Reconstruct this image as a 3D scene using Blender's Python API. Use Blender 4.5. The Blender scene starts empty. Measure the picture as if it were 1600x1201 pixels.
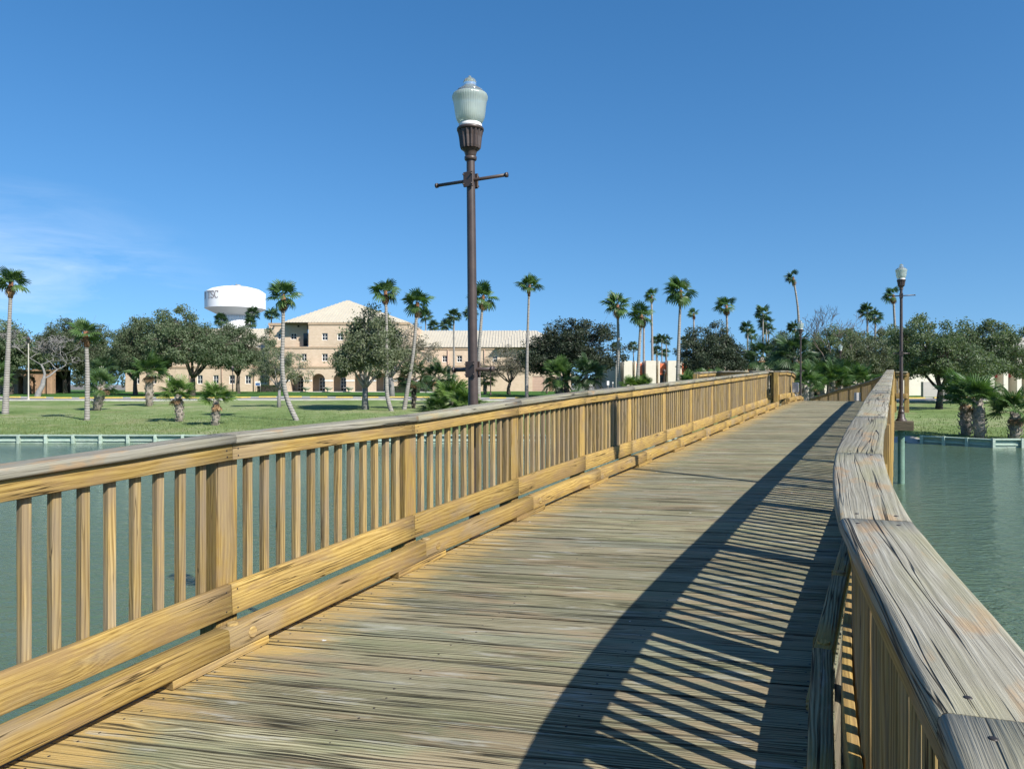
import bpy, math, random
import numpy as np
from mathutils import Vector, Matrix
R = math.radians
rng = np.random.default_rng(7)
random.seed(7)
S = bpy.context.scene
COL = S.collection

# ------------------------------------------------------------------ camera, sky, sun, exposure
EYE = 3.24                       # eye height above the water (z = 0)
F = 1180.0                       # focal length in pixels of a 1600 px wide picture
cam_d = bpy.data.cameras.new('camera'); cam_d.sensor_width = 36; cam_d.lens = 36 * F / 1600
cam_d.clip_start = 0.05; cam_d.clip_end = 9000
cam = bpy.data.objects.new('camera', cam_d); COL.objects.link(cam)
cam.location = (0, 0, EYE); cam.rotation_euler = (R(90), 0, 0)
S.camera = cam
SUN_EL, SUN_ROT = R(39.7), R(135)
world = bpy.data.worlds.new('World'); S.world = world; world.use_nodes = True
wn, wl = world.node_tree.nodes, world.node_tree.links
wn.clear()
sky = wn.new('ShaderNodeTexSky'); sky.sky_type = 'NISHITA'; sky.sun_disc = False
sky.sun_elevation = SUN_EL; sky.sun_rotation = SUN_ROT
sky.altitude = 0; sky.air_density = 1.0; sky.dust_density = 0.25; sky.ozone_density = 2.6
hs = wn.new('ShaderNodeHueSaturation'); hs.inputs['Saturation'].default_value = 1.30
hs.inputs['Value'].default_value = 1.0
wl.new(sky.outputs[0], hs.inputs['Color'])
# the photograph's sky stays blue down to the trees: sample the sky model a little above each direction
tg = wn.new('ShaderNodeTexCoord'); sv = wn.new('ShaderNodeVectorMath'); sv.operation = 'MULTIPLY_ADD'
sv.inputs[1].default_value = (1, 1, 0.80); sv.inputs[2].default_value = (0, 0, 0.13)
wl.new(tg.outputs['Generated'], sv.inputs[0]); nv = wn.new('ShaderNodeVectorMath'); nv.operation = 'NORMALIZE'
wl.new(sv.outputs[0], nv.inputs[0]); wl.new(nv.outputs[0], sky.inputs['Vector'])
# thin cirrus: a streaky veil low in the sky on the left
tc = wn.new('ShaderNodeTexCoord')
mp = wn.new('ShaderNodeMapping'); mp.inputs['Rotation'].default_value = (R(0), R(-14), R(0)); mp.inputs['Scale'].default_value = (1.6, 1.6, 9.0)
wl.new(tc.outputs['Generated'], mp.inputs['Vector'])
nz = wn.new('ShaderNodeTexNoise'); nz.inputs['Scale'].default_value = 2.6; nz.inputs['Detail'].default_value = 9
nz.inputs['Roughness'].default_value = 0.62; nz.inputs['Distortion'].default_value = 0.5
wl.new(mp.outputs[0], nz.inputs['Vector'])
cr = wn.new('ShaderNodeMapRange'); cr.inputs[1].default_value = 0.46; cr.inputs[2].default_value = 0.80
wl.new(nz.outputs[0], cr.inputs[0])
vd = wn.new('ShaderNodeVectorMath'); vd.operation = 'DISTANCE'
vm = wn.new('ShaderNodeVectorMath'); vm.operation = 'MULTIPLY'; vm.inputs[1].default_value = (1, 1, 2.4)
wl.new(tc.outputs['Generated'], vm.inputs[0]); wl.new(vm.outputs[0], vd.inputs[0])
vd.inputs[1].default_value = (-0.60, 0.79, 0.115 * 2.4)
mk = wn.new('ShaderNodeMapRange'); mk.inputs[1].default_value = 0.30; mk.inputs[2].default_value = 0.05
wl.new(vd.outputs['Value'], mk.inputs[0])
mm = wn.new('ShaderNodeMath'); mm.operation = 'MULTIPLY'
wl.new(cr.outputs[0], mm.inputs[0]); wl.new(mk.outputs[0], mm.inputs[1])
m2 = wn.new('ShaderNodeMath'); m2.operation = 'MULTIPLY'; m2.inputs[1].default_value = 0.5; m2.use_clamp = True
wl.new(mm.outputs[0], m2.inputs[0])
mx = wn.new('ShaderNodeMix'); mx.data_type = 'RGBA'
wl.new(m2.outputs[0], mx.inputs['Factor']); wl.new(hs.outputs[0], mx.inputs['A'])
mx.inputs['B'].default_value = (6.6, 7.4, 8.6, 1)
bg = wn.new('ShaderNodeBackground'); bg.inputs['Strength'].default_value = 0.088
wl.new(mx.outputs['Result'], bg.inputs['Color'])
wo = wn.new('ShaderNodeOutputWorld'); wl.new(bg.outputs[0], wo.inputs['Surface'])
sun_d = bpy.data.lights.new('sun', 'SUN'); sun_d.energy = 4.2; sun_d.angle = R(0.53); sun_d.color = (1.0, 0.955, 0.88)
sun = bpy.data.objects.new('sun', sun_d); COL.objects.link(sun)
sun_dir = Vector((math.sin(SUN_ROT) * math.cos(SUN_EL), math.cos(SUN_ROT) * math.cos(SUN_EL), math.sin(SUN_EL)))
sun.rotation_euler = sun_dir.to_track_quat('Z', 'Y').to_euler(); sun.location = (30, -30, 40)
S.view_settings.view_transform = 'Standard'; S.view_settings.look = 'None'
S.view_settings.exposure = 0.85; S.view_settings.gamma = 1.0; S.view_settings.use_curve_mapping = False
S.render.engine = 'CYCLES'
S.cycles.max_bounces = 5; S.cycles.diffuse_bounces = 3; S.cycles.glossy_bounces = 3; S.cycles.transparent_max_bounces = 6; S.cycles.use_denoising = True
S.cycles.caustics_reflective = False; S.cycles.caustics_refractive = False
S.cycles.use_adaptive_sampling = True; S.cycles.adaptive_threshold = 0.02

# ------------------------------------------------------------------ material helpers
class NT:
    def __init__(s, name):
        s.m = bpy.data.materials.new(name); s.m.use_nodes = True
        s.t = s.m.node_tree; s.n = s.t.nodes; s.n.clear()
        s.out = s.n.new('ShaderNodeOutputMaterial')
    def put(s, sock, v):
        if v is None: return
        if hasattr(v, 'is_linked') or isinstance(v, bpy.types.NodeSocket): s.t.links.new(v, sock)
        elif isinstance(v, (tuple, list)) and len(v) == 3 and sock.type == 'RGBA': sock.default_value = (*v, 1)
        else: sock.default_value = v
    def node(s, t, **kw):
        n = s.n.new(t)
        for k, v in kw.items(): setattr(n, k, v)
        return n
    def coord(s, kind='Object'): return s.node('ShaderNodeTexCoord').outputs[kind]
    def mapping(s, vec, scale=(1, 1, 1), loc=(0, 0, 0), rot=(0, 0, 0)):
        n = s.node('ShaderNodeMapping'); s.put(n.inputs['Vector'], vec); n.inputs['Scale'].default_value = scale
        n.inputs['Location'].default_value = loc; n.inputs['Rotation'].default_value = rot
        return n.outputs[0]
    def noise(s, vec, scale=1, detail=4, rough=0.55, dist=0.0):
        n = s.node('ShaderNodeTexNoise'); s.put(n.inputs['Vector'], vec)
        n.inputs['Scale'].default_value = scale; n.inputs['Detail'].default_value = detail
        n.inputs['Roughness'].default_value = rough; n.inputs['Distortion'].default_value = dist
        return n.outputs[0]
    def vor(s, vec, scale=1, feature='F1', rnd=1.0, out='Distance'):
        n = s.node('ShaderNodeTexVoronoi'); n.feature = feature; s.put(n.inputs['Vector'], vec)
        n.inputs['Scale'].default_value = scale; n.inputs['Randomness'].default_value = rnd
        return n.outputs[out]
    def mr(s, v, a, b, c=0.0, d=1.0):
        n = s.node('ShaderNodeMapRange'); s.put(n.inputs[0], v)
        for i, x in enumerate((a, b, c, d)): n.inputs[i + 1].default_value = x
        return n.outputs[0]
    def math(s, op, a, b=0.5, c=None, clamp=False):
        n = s.node('ShaderNodeMath', operation=op); n.use_clamp = clamp
        s.put(n.inputs[0], a); s.put(n.inputs[1], b)
        if c is not None: s.put(n.inputs[2], c)
        return n.outputs[0]
    def mix(s, f, a, b, blend='MIX'):
        n = s.node('ShaderNodeMix', data_type='RGBA', blend_type=blend)
        s.put(n.inputs['Factor'], f); s.put(n.inputs['A'], a); s.put(n.inputs['B'], b)
        return n.outputs['Result']
    def ramp(s, v, stops):
        n = s.node('ShaderNodeValToRGB'); s.put(n.inputs[0], v); e = n.color_ramp.elements
        while len(e) < len(stops): e.new(0.5)
        for i, (p, c) in enumerate(stops): e[i].position = p; e[i].color = (*c, 1)
        return n.outputs[0]
    def xyz(s, vec):
        n = s.node('ShaderNodeSeparateXYZ'); s.put(n.inputs[0], vec); return n.outputs
    def comb(s, x, y, z):
        n = s.node('ShaderNodeCombineXYZ')
        for i, v in enumerate((x, y, z)): s.put(n.inputs[i], v)
        return n.outputs[0]
    def vadd(s, a, b):
        n = s.node('ShaderNodeVectorMath', operation='ADD'); s.put(n.inputs[0], a); s.put(n.inputs[1], b); return n.outputs[0]
    def vscale(s, a, k):
        n = s.node('ShaderNodeVectorMath', operation='SCALE'); s.put(n.inputs[0], a); s.put(n.inputs['Scale'], k); return n.outputs[0]
    def objrand(s): return s.node('ShaderNodeObjectInfo').outputs['Random']
    def island(s): return s.node('ShaderNodeNewGeometry').outputs['Random Per Island']
    def bump(s, h, strength=0.5, dist=0.01, prev=None):
        n = s.node('ShaderNodeBump'); n.inputs['Strength'].default_value = strength; n.inputs['Distance'].default_value = dist
        s.put(n.inputs['Height'], h)
        if prev is not None: s.t.links.new(prev, n.inputs['Normal'])
        return n.outputs[0]
    def bsdf(s, color, rough=0.7, normal=None, metallic=0.0, spec=0.5, **kw):
        n = s.node('ShaderNodeBsdfPrincipled')
        s.put(n.inputs['Base Color'], color); s.put(n.inputs['Roughness'], rough); s.put(n.inputs['Metallic'], metallic)
        s.put(n.inputs['Specular IOR Level'], spec)
        if normal is not None: s.t.links.new(normal, n.inputs['Normal'])
        for k, v in kw.items(): s.put(n.inputs[k], v)
        s.t.links.new(n.outputs[0], s.out.inputs['Surface'])
        return n
M = {}

def wood(name, c_dark, c_mid, c_light, patch, patch_amt=0.35, stain=None, crack=0.5, rough=0.85, ring=80.0, droppings=0.0, bumpk=1.0, tone_lo=0.80, tone_hi=1.14, knots=1.0, checks=30.0, ramp_=0.26, lw=1.0, cx=0.75, hue=0.0):
    """Weathered timber, grain along the board's own x axis."""
    t = NT(name)
    co = t.coord()
    rnd = t.objrand()
    off = t.comb(t.math('MULTIPLY', rnd, 37.0), t.math('MULTIPLY', rnd, 91.7), t.math('MULTIPLY', rnd, 13.3))
    p = t.vadd(co, off)
    sx = t.xyz(p)
    # knots bend the grain
    kv = t.vor(t.mapping(p, (0.95, 3.4, 3.4)), 1.0)
    knot = t.mr(kv, 0.0, 0.20, knots, 0.0)
    wob = t.noise(t.mapping(p, (0.9, 6.5, 6.5)), 1.0, 2, 0.5)
    # growth rings: contour lines of a warped field give long cathedral figures
    ph = t.math('MULTIPLY', t.math('ADD', sx[1], t.math('MULTIPLY', sx[2], 0.8)), ring * 3.2)
    ph = t.math('ADD', ph, t.math('MULTIPLY', wob, ring * 0.30))
    ph = t.math('ADD', ph, t.math('MULTIPLY', knot, ring * 0.16))
    ringv = t.math('MULTIPLY_ADD', t.math('SINE', ph), 0.5, 0.5)
    yy = t.math('ADD', sx[1], t.math('MULTIPLY', wob, 0.06)); yy = t.math('ADD', yy, t.math('MULTIPLY', knot, 0.03))
    g = t.comb(sx[0], yy, sx[2])
    fib = t.noise(t.mapping(g, (4.0, 230, 230)), 1.0, 3, 0.65)                # fibres
    ckn = t.noise(t.mapping(g, (cx, checks, checks)), 1.0, 2, 0.5)
    line = t.mr(t.math('ABSOLUTE', t.math('SUBTRACT', ckn, 0.5)), 0.003 * lw, 0.018 * lw, 1.0, 0.0)
    ckm = t.noise(t.mapping(p, (1.5, 11, 11), (3, 1, 7)), 1.0, 2, 0.5)
    ck = t.math('MULTIPLY', line, t.mr(ckm, 0.60 - 0.22 * crack, 0.66 - 0.16 * crack))   # drying checks
    blot = t.noise(t.mapping(p, (1.6, 5, 5)), 1.0, 4, 0.62)
    tone = t.math('ADD', t.math('MULTIPLY', ringv, ramp_), t.math('MULTIPLY', fib, 1 - ramp_))
    col = t.ramp(t.mr(tone, 0.32, 0.70), [(0.0, c_dark), (0.45, c_mid), (1.0, c_light)])
    col = t.mix(t.math('MULTIPLY', t.mr(blot, 0.46, 0.66), patch_amt), col, patch)
    tonev = t.mr(rnd, 0, 1, tone_lo, tone_hi)
    col = t.mix(1.0, col, t.comb(tonev, tonev, tonev), 'MULTIPLY')
    if hue > 0:
        r2 = t.math('FRACT', t.math('MULTIPLY', rnd, 7.31)); col = t.mix(t.math('MULTIPLY', t.mr(r2, 0.35, 1.0), hue), col, t.mix(t.math('FRACT', t.math('MULTIPLY', rnd, 23.7)), (0.20, 0.215, 0.165), (0.25, 0.20, 0.13)))
    if stain is not None: col = stain(t, co, p, col)
    col = t.mix(t.math('MULTIPLY', t.mr(knot, 0.50, 0.85), 0.6), col, tuple(x * 0.45 for x in c_mid))
    col = t.mix(t.math('MULTIPLY', ck, 0.9), col, tuple(x * 0.12 for x in c_dark))
    if droppings > 0:
        dp = t.mapping(p, (6, 8, 8)); vn = t.node('ShaderNodeTexVoronoi'); t.put(vn.inputs['Vector'], dp); vn.inputs['Scale'].default_value = 1.0
        dn = t.noise(t.mapping(p, (40, 40, 40)), 1.0, 2)
        dsel = t.math('GREATER_THAN', t.xyz(vn.outputs['Color'])[0], 1 - droppings)
        dm = t.mr(t.math('ADD', vn.outputs['Distance'], t.math('MULTIPLY', dn, 0.22)), 0.20, 0.17, 0.0, 1.0)
        col = t.mix(t.math('MULTIPLY', dm, dsel), col, (0.60, 0.59, 0.55))
    h = t.math('ADD', t.math('MULTIPLY', ringv, ramp_ * 0.9), t.math('MULTIPLY', fib, 0.9))
    h = t.math('SUBTRACT', h, t.math('MULTIPLY', ck, 2.2 * crack + 0.3))
    nrm = t.bump(h, 0.8 * bumpk, 0.005)
    t.bsdf(col, rough, nrm, spec=0.22)
    M[name] = t.m

def deck_stain(t, co, p, col):
    # overspray of the rail stain on the deck edge, worn tan patches and damp dark streaks, all with ragged outlines
    x = t.math('ADD', t.xyz(co)[0], 0.05)
    n1 = t.noise(t.mapping(p, (2.6, 7, 7)), 1.0, 4, 0.65)
    n3 = t.noise(t.mapping(p, (3.0, 60, 60)), 1.0, 2, 0.6)
    edge = t.math('ADD', x, t.math('MULTIPLY', t.math('SUBTRACT', n1, 0.5), 1.0))
    edge = t.math('ADD', edge, t.math('MULTIPLY', t.math('SUBTRACT', n3, 0.5), 0.5))
    f = t.mr(edge, 0.50, 0.16)
    col = t.mix(t.math('MULTIPLY', f, 0.80), col, (0.46, 0.305, 0.10))
    # ragged dark line along both long edges of each board
    ye = t.math('ABSOLUTE', t.xyz(co)[1]); ng = t.noise(t.mapping(p, (7, 3, 3)), 1.0, 4, 0.7)
    seam = t.mr(t.math('ADD', ye, t.math('MULTIPLY', t.math('SUBTRACT', ng, 0.5), 0.006)), 0.0940, 0.0980)
    col = t.mix(t.math('MULTIPLY', seam, 0.8), col, (0.045, 0.042, 0.03))
    n2 = t.noise(t.mapping(p, (1.1, 5.5, 5.5), (2, 8, 4)), 1.0, 4, 0.62)
    col = t.mix(t.math('MULTIPLY', t.mr(n2, 0.53, 0.62), 0.55), col, (0.29, 0.215, 0.13))
    n4 = t.noise(t.mapping(p, (1.6, 34, 34), (5, 3, 1)), 1.0, 3, 0.6)
    col = t.mix(t.math('MULTIPLY', t.mr(n4, 0.56, 0.70), 0.42), col, (0.085, 0.08, 0.06))
    n5 = t.noise(t.mapping(p, (2.2, 16, 16), (1, 6, 9)), 1.0, 4, 0.65)
    return t.mix(t.math('MULTIPLY', t.mr(n5, 0.57, 0.66), 0.5), col, (0.40, 0.395, 0.345))
def rail_wear(t, co, p, col):
    n1 = t.noise(t.mapping(p, (2.0, 8, 8)), 1.0, 5, 0.68)
    col = t.mix(t.math('MULTIPLY', t.mr(n1, 0.47, 0.60), 0.70), col, (0.26, 0.17, 0.078))
    n3 = t.noise(t.mapping(p, (1.2, 4, 4), (7, 2, 5)), 1.0, 4, 0.6)
    col = t.mix(t.math('MULTIPLY', t.mr(n3, 0.54, 0.64), 0.5), col, (0.27, 0.215, 0.145))
    n2 = t.noise(t.mapping(p, (1.4, 16, 16), (4, 4, 8)), 1.0, 3, 0.6)
    return t.mix(t.math('MULTIPLY', t.mr(n2, 0.56, 0.70), 0.6), col, (0.20, 0.14, 0.07))
def baluster_wear(t, co, p, col):
    n1 = t.noise(t.mapping(p, (1.6, 9, 9)), 1.0, 4, 0.65)
    return t.mix(t.math('MULTIPLY', t.mr(n1, 0.46, 0.62), 0.7), col, (0.23, 0.175, 0.115))
def cap_wear(t, co, p, col):
    n1 = t.noise(t.mapping(p, (3.2, 9, 9)), 1.0, 4, 0.62)
    col = t.mix(t.math('MULTIPLY', t.mr(n1, 0.55, 0.64), 0.6), col, (0.36, 0.225, 0.11))
    n2 = t.noise(t.mapping(p, (1.3, 5, 5), (3, 9, 2)), 1.0, 4, 0.6)
    return t.mix(t.math('MULTIPLY', t.mr(n2, 0.46, 0.66), 0.55), col, (0.27, 0.255, 0.14))
wood('deck_wood', (0.105, 0.092, 0.050), (0.255, 0.230, 0.132), (0.40, 0.37, 0.235), (0.195, 0.207, 0.112), 0.65, deck_stain, 0.75, 0.88, 120, 0.055, 1.0, 0.68, 1.18, lw=2.2, ramp_=0.34, hue=0.5, cx=0.45)
wood('rail_wood', (0.22, 0.132, 0.032), (0.395, 0.262, 0.076), (0.52, 0.362, 0.124), (0.30, 0.20, 0.078), 0.6, rail_wear, 0.3, 0.75, 100, 0.025, 0.7, 0.74, 1.16, ramp_=0.2)
wood('baluster_wood', (0.19, 0.125, 0.048), (0.34, 0.235, 0.088), (0.45, 0.33, 0.15), (0.29, 0.24, 0.17), 0.6, baluster_wear, 0.2, 0.75, 110, 0, 0.7, 0.68, 1.15, 0.6, ramp_=0.25)
wood('cap_wood', (0.17, 0.155, 0.12), (0.275, 0.255, 0.20), (0.375, 0.355, 0.29), (0.23, 0.21, 0.145), 0.5, cap_wear, 1.0, 0.8, 90, 0.035, 0.8, 0.76, 1.08, 1.0, 24.0, 0.14, 0.9, 0.38)
wood('pile_wood', (0.06, 0.10, 0.08), (0.15, 0.26, 0.20), (0.25, 0.36, 0.29), (0.10, 0.16, 0.12), 0.5, None, 0.35, 0.85, 60, 0, 0.8)
wood('seawall_wood', (0.20, 0.28, 0.22), (0.40, 0.50, 0.41), (0.56, 0.62, 0.54), (0.26, 0.37, 0.30), 0.6, None, 0.35, 0.85, 40, 0, 0.8)
wood('dark_beam_wood', (0.06, 0.05, 0.035), (0.13, 0.105, 0.07), (0.20, 0.165, 0.11), (0.10, 0.09, 0.06), 0.4, None, 0.4, 0.9, 60)

def simple(name, col, rough=0.6, var=0.12, scale=6.0, bump=0.0, bdist=0.01, spec=0.4, metallic=0.0, detail=5, coord='Object', **kw):
    t = NT(name); p = t.coord(coord)
    n = t.noise(p, scale, detail, 0.6); n2 = t.noise(p, scale * 0.13, 3, 0.5)
    k = t.math('ADD', t.mr(n, 0.3, 0.7, 1 - var, 1 + var), t.mr(n2, 0.3, 0.7, -var * 0.7, var * 0.7))
    c = t.mix(1.0, col, t.comb(k, k, k), 'MULTIPLY')
    nr = t.bump(n, bump, bdist) if bump else None
    t.bsdf(c, rough, nr, metallic, spec, **kw); M[name] = t.m
simple('concrete', (0.46, 0.44, 0.40), 0.9, 0.14, 3.0, 0.3)
simple('asphalt', (0.17, 0.165, 0.16), 0.92, 0.15, 5.0, 0.3)
simple('yellow_paint', (0.66, 0.49, 0.12), 0.7, 0.14, 5.0)
simple('sand', (0.42, 0.37, 0.30), 0.95, 0.16, 4.0, 0.3)
simple('white_stucco', (0.68, 0.63, 0.52), 0.9, 0.04, 1.2)
simple('grey_and_shade_stucco', (0.46, 0.43, 0.39), 0.9, 0.06, 1.2)
simple('orange_panel', (0.62, 0.16, 0.07), 0.7, 0.06, 2.0)
simple('red_panel', (0.50, 0.09, 0.07), 0.7, 0.06, 2.0)
simple('pink_panel', (0.48, 0.33, 0.25), 0.85, 0.05, 2.0)
simple('brown_stone', (0.33, 0.21, 0.13), 0.9, 0.2, 1.2)
simple('window_glass', (0.018, 0.022, 0.026), 0.08, 0.2, 0.6, spec=0.5)
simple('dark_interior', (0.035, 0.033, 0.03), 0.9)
simple('white_paint', (0.76, 0.75, 0.72), 0.6, 0.05, 2.0)
simple('tower_white', (0.83, 0.83, 0.82), 0.45, 0.03, 0.4)
simple('tower_lettering', (0.28, 0.23, 0.22), 0.6, 0.05)
simple('tower_emblem', (0.62, 0.64, 0.66), 0.6, 0.03)
simple('metal_roof', (0.50, 0.45, 0.35), 0.5, 0.05, 0.8, metallic=0.0)
simple('brown_metal', (0.060, 0.042, 0.034), 0.42, 0.22, 9.0, 0.15, 0.003, 0.5)
simple('worn_metal', (0.30, 0.27, 0.24), 0.5, 0.3, 14.0)
simple('cream_metal', (0.44, 0.41, 0.34), 0.5, 0.08, 4.0)
simple('grey_box', (0.48, 0.47, 0.45), 0.5, 0.08, 8.0)
simple('sign_blue', (0.06, 0.13, 0.30), 0.5, 0.1)
simple('bark', (0.115, 0.095, 0.075), 0.95, 0.3, 9.0, 0.9, 0.04)
simple('bark_pale', (0.22, 0.212, 0.20), 0.95, 0.22, 8.0, 0.6, 0.03)
simple('bark_dark', (0.055, 0.047, 0.04), 0.95, 0.3, 9.0, 0.9, 0.04)
simple('pot_stone', (0.50, 0.45, 0.36), 0.9, 0.1, 4.0)
simple('bolt', (0.030, 0.024, 0.02), 0.5, 0.3, 30.0)

def mk_brick(name, c1, c2, mortar, scale=1.0):
    t = NT(name); p = t.coord('Object')
    s = t.xyz(p); q = t.comb(t.math('ADD', s[0], s[1]), s[2], 0.0)
    n = t.node('ShaderNodeTexBrick'); t.put(n.inputs['Vector'], q)
    n.inputs['Color1'].default_value = (*c1, 1); n.inputs['Color2'].default_value = (*c2, 1); n.inputs['Mortar'].default_value = (*mortar, 1)
    n.inputs['Scale'].default_value = scale; n.inputs['Brick Width'].default_value = 0.42; n.inputs['Row Height'].default_value = 0.16
    n.inputs['Mortar Size'].default_value = 0.012
    big = t.mr(t.noise(p, 0.25, 5, 0.6), 0.3, 0.7, 0.9, 1.08)
    c = t.mix(1.0, n.outputs['Color'], t.comb(big, big, big), 'MULTIPLY')
    t.bsdf(c, 0.9, t.bump(n.outputs['Fac'], 0.3, -0.01), spec=0.2); M[name] = t.m
mk_brick('tan_brick', (0.60, 0.465, 0.34), (0.53, 0.405, 0.285), (0.58, 0.48, 0.37))
mk_brick('tan_brick_band', (0.43, 0.315, 0.21), (0.38, 0.275, 0.18), (0.43, 0.35, 0.26))

def mk_leaf(name, c1, c2, c3, trans=0.25, rough=0.55):
    t = NT(name)
    rnd = t.island(); p = t.coord('Object')
    n = t.noise(p, 0.9, 3, 0.6)
    f = t.math('ADD', t.math('MULTIPLY', rnd, 0.5), t.math('MULTIPLY', t.mr(n, 0.32, 0.68), 0.5))
    c = t.ramp(f, [(0.0, c1), (0.55, c2), (1.0, c3)])
    o = t.mr(t.objrand(), 0, 1, 0.78, 1.22)
    c = t.mix(1.0, c, t.comb(o, o, o), 'MULTIPLY')
    b = t.bsdf(c, rough, None, spec=0.35)
    tr = t.node('ShaderNodeBsdfTranslucent'); t.put(tr.inputs[0], t.mix(1.0, c, (1.1, 1.25, 0.6), 'MULTIPLY'))
    ms = t.node('ShaderNodeMixShader'); ms.inputs[0].default_value = trans
    t.t.links.new(b.outputs[0], ms.inputs[1]); t.t.links.new(tr.outputs[0], ms.inputs[2]); t.t.links.new(ms.outputs[0], t.out.inputs['Surface'])
    M[name] = t.m
mk_leaf('oak_leaf', (0.052, 0.082, 0.036), (0.118, 0.160, 0.082), (0.235, 0.27, 0.165), 0.35)
mk_leaf('oak_leaf_dark', (0.020, 0.034, 0.018), (0.046, 0.066, 0.036), (0.105, 0.122, 0.072), 0.18)
mk_leaf('oak_leaf_olive', (0.075, 0.095, 0.05), (0.145, 0.17, 0.095), (0.26, 0.28, 0.18), 0.3)
mk_leaf('leaf_greyed', (0.13, 0.12, 0.085), (0.23, 0.21, 0.155), (0.34, 0.315, 0.24))
mk_leaf('frond_green', (0.040, 0.085, 0.022), (0.080, 0.145, 0.042), (0.14, 0.215, 0.075), 0.3, 0.38)
mk_leaf('frond_deep', (0.024, 0.054, 0.020), (0.050, 0.095, 0.036), (0.10, 0.155, 0.065), 0.25, 0.42)
mk_leaf('frond_bright', (0.06, 0.12, 0.02), (0.13, 0.215, 0.05), (0.24, 0.31, 0.10), 0.3, 0.42)
mk_leaf('frond_dead', (0.16, 0.085, 0.035), (0.27, 0.16, 0.08), (0.38, 0.26, 0.15), 0.1, 0.8)
mk_leaf('hedge_leaf', (0.02, 0.05, 0.014), (0.04, 0.085, 0.022), (0.07, 0.13, 0.04))

def mk_palm_trunk():
    t = NT('palm_trunk'); p = t.coord('Object'); s = t.xyz(p)
    n = t.noise(p, 3.0, 4, 0.6)
    ringv = t.math('SINE', t.math('ADD', t.math('MULTIPLY', s[2], 34.0), t.math('MULTIPLY', n, 5.0)))
    c = t.ramp(t.mr(ringv, -1, 1), [(0, (0.20, 0.185, 0.165)), (0.5, (0.27, 0.25, 0.225)), (1, (0.33, 0.31, 0.28))])
    k = t.mr(n, 0.3, 0.7, 0.8, 1.15); c = t.mix(1.0, c, t.comb(k, k, k), 'MULTIPLY')
    t.bsdf(c, 0.95, t.bump(ringv, 0.5, 0.02), spec=0.15); M['palm_trunk'] = t.m
mk_palm_trunk()
simple('palm_boot', (0.27, 0.235, 0.195), 0.95, 0.35, 10.0, 0.8, 0.03)
simple('palm_neck', (0.20, 0.095, 0.05), 0.95, 0.3, 10.0, 0.6, 0.03)

def mk_grass():
    t = NT('grass'); p = t.coord('Object')
    a = t.noise(p, 0.09, 5, 0.6); b = t.noise(p, 0.8, 4, 0.6); c = t.noise(t.mapping(p, (1, 1, 1)), 9.0, 4, 0.7)
    f = t.math('ADD', t.math('MULTIPLY', a, 0.45), t.math('ADD', t.math('MULTIPLY', b, 0.30), t.math('MULTIPLY', c, 0.25)))
    col = t.ramp(t.mr(f, 0.39, 0.61), [(0, (0.095, 0.150, 0.042)), (0.45, (0.165, 0.230, 0.080)), (0.75, (0.245, 0.28, 0.13)), (1, (0.31, 0.305, 0.18))])
    dry = t.noise(p, 0.16, 5, 0.7); col = t.mix(t.math('MULTIPLY', t.mr(dry, 0.54, 0.68), 0.6), col, (0.30, 0.27, 0.15))
    y = t.xyz(p)[1]
    far = t.mr(y, 93, 97)                                     # watered campus lawn beyond the road
    col2 = t.ramp(t.mr(f, 0.36, 0.64), [(0, (0.030, 0.085, 0.016)), (0.5, (0.052, 0.13, 0.026)), (1, (0.095, 0.17, 0.045))])
    col = t.mix(far, col, col2)
    col = t.mix(t.mr(y, 150, 190), col, (0.20, 0.19, 0.17))        # unseen far ground, greyed to cut green bounce on the tower
    t.bsdf(col, 0.95, t.bump(c, 0.9, 0.08), spec=0.1); M['grass'] = t.m
mk_grass()
mk_leaf('grass_blade', (0.08, 0.12, 0.032), (0.15, 0.195, 0.065), (0.26, 0.275, 0.13), 0.3, 0.7)

def mk_water():
    t = NT('water'); p = t.coord('Object')
    w1 = t.noise(t.mapping(p, (0.9, 2.4, 1), rot=(0, 0, R(12))), 1.5, 4, 0.58, 0.4)
    w2 = t.noise(t.mapping(p, (1.0, 1.9, 1), rot=(0, 0, R(-14))), 5.2, 3, 0.6, 0.3)
    big = t.noise(p, 0.05, 3, 0.5)
    h = t.math('ADD', t.math('MULTIPLY', w1, 1.0), t.math('MULTIPLY', w2, 0.35))
    n = t.bump(h, 1.0, 0.14)
    x = t.xyz(p)[0]
    col = t.ramp(t.mr(big, 0.35, 0.65), [(0, (0.064, 0.104, 0.062)), (1, (0.092, 0.132, 0.074))])
    t.bsdf(col, 0.06, n, spec=0.5, IOR=1.33); M['water'] = t.m
mk_water()

def mk_globe():
    t = NT('globe_glass'); p = t.coord('Object'); s = t.xyz(p)
    ang = t.math('ARCTAN2', s[1], s[0])
    rib = t.math('SINE', t.math('MULTIPLY', ang, 44.0))
    n = t.bump(rib, 0.3, 0.004)
    b = t.bsdf((0.84, 0.93, 0.87), 0.14, n, spec=0.6)
    t.put(b.inputs['Transmission Weight'], 0.5)
    tr = t.node('ShaderNodeBsdfTranslucent'); tr.inputs[0].default_value = (0.78, 0.88, 0.79, 1)
    ms = t.node('ShaderNodeMixShader'); ms.inputs[0].default_value = 0.45
    t.t.links.new(b.outputs[0], ms.inputs[1]); t.t.links.new(tr.outputs[0], ms.inputs[2]); t.t.links.new(ms.outputs[0], t.out.inputs['Surface'])
    M['globe_glass'] = t.m
    t = NT('clear_cap'); b = t.bsdf((0.90, 0.94, 0.95), 0.07, None, spec=0.6); t.put(b.inputs['Transmission Weight'], 0.85); M['clear_cap'] = t.m
mk_globe()

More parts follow.
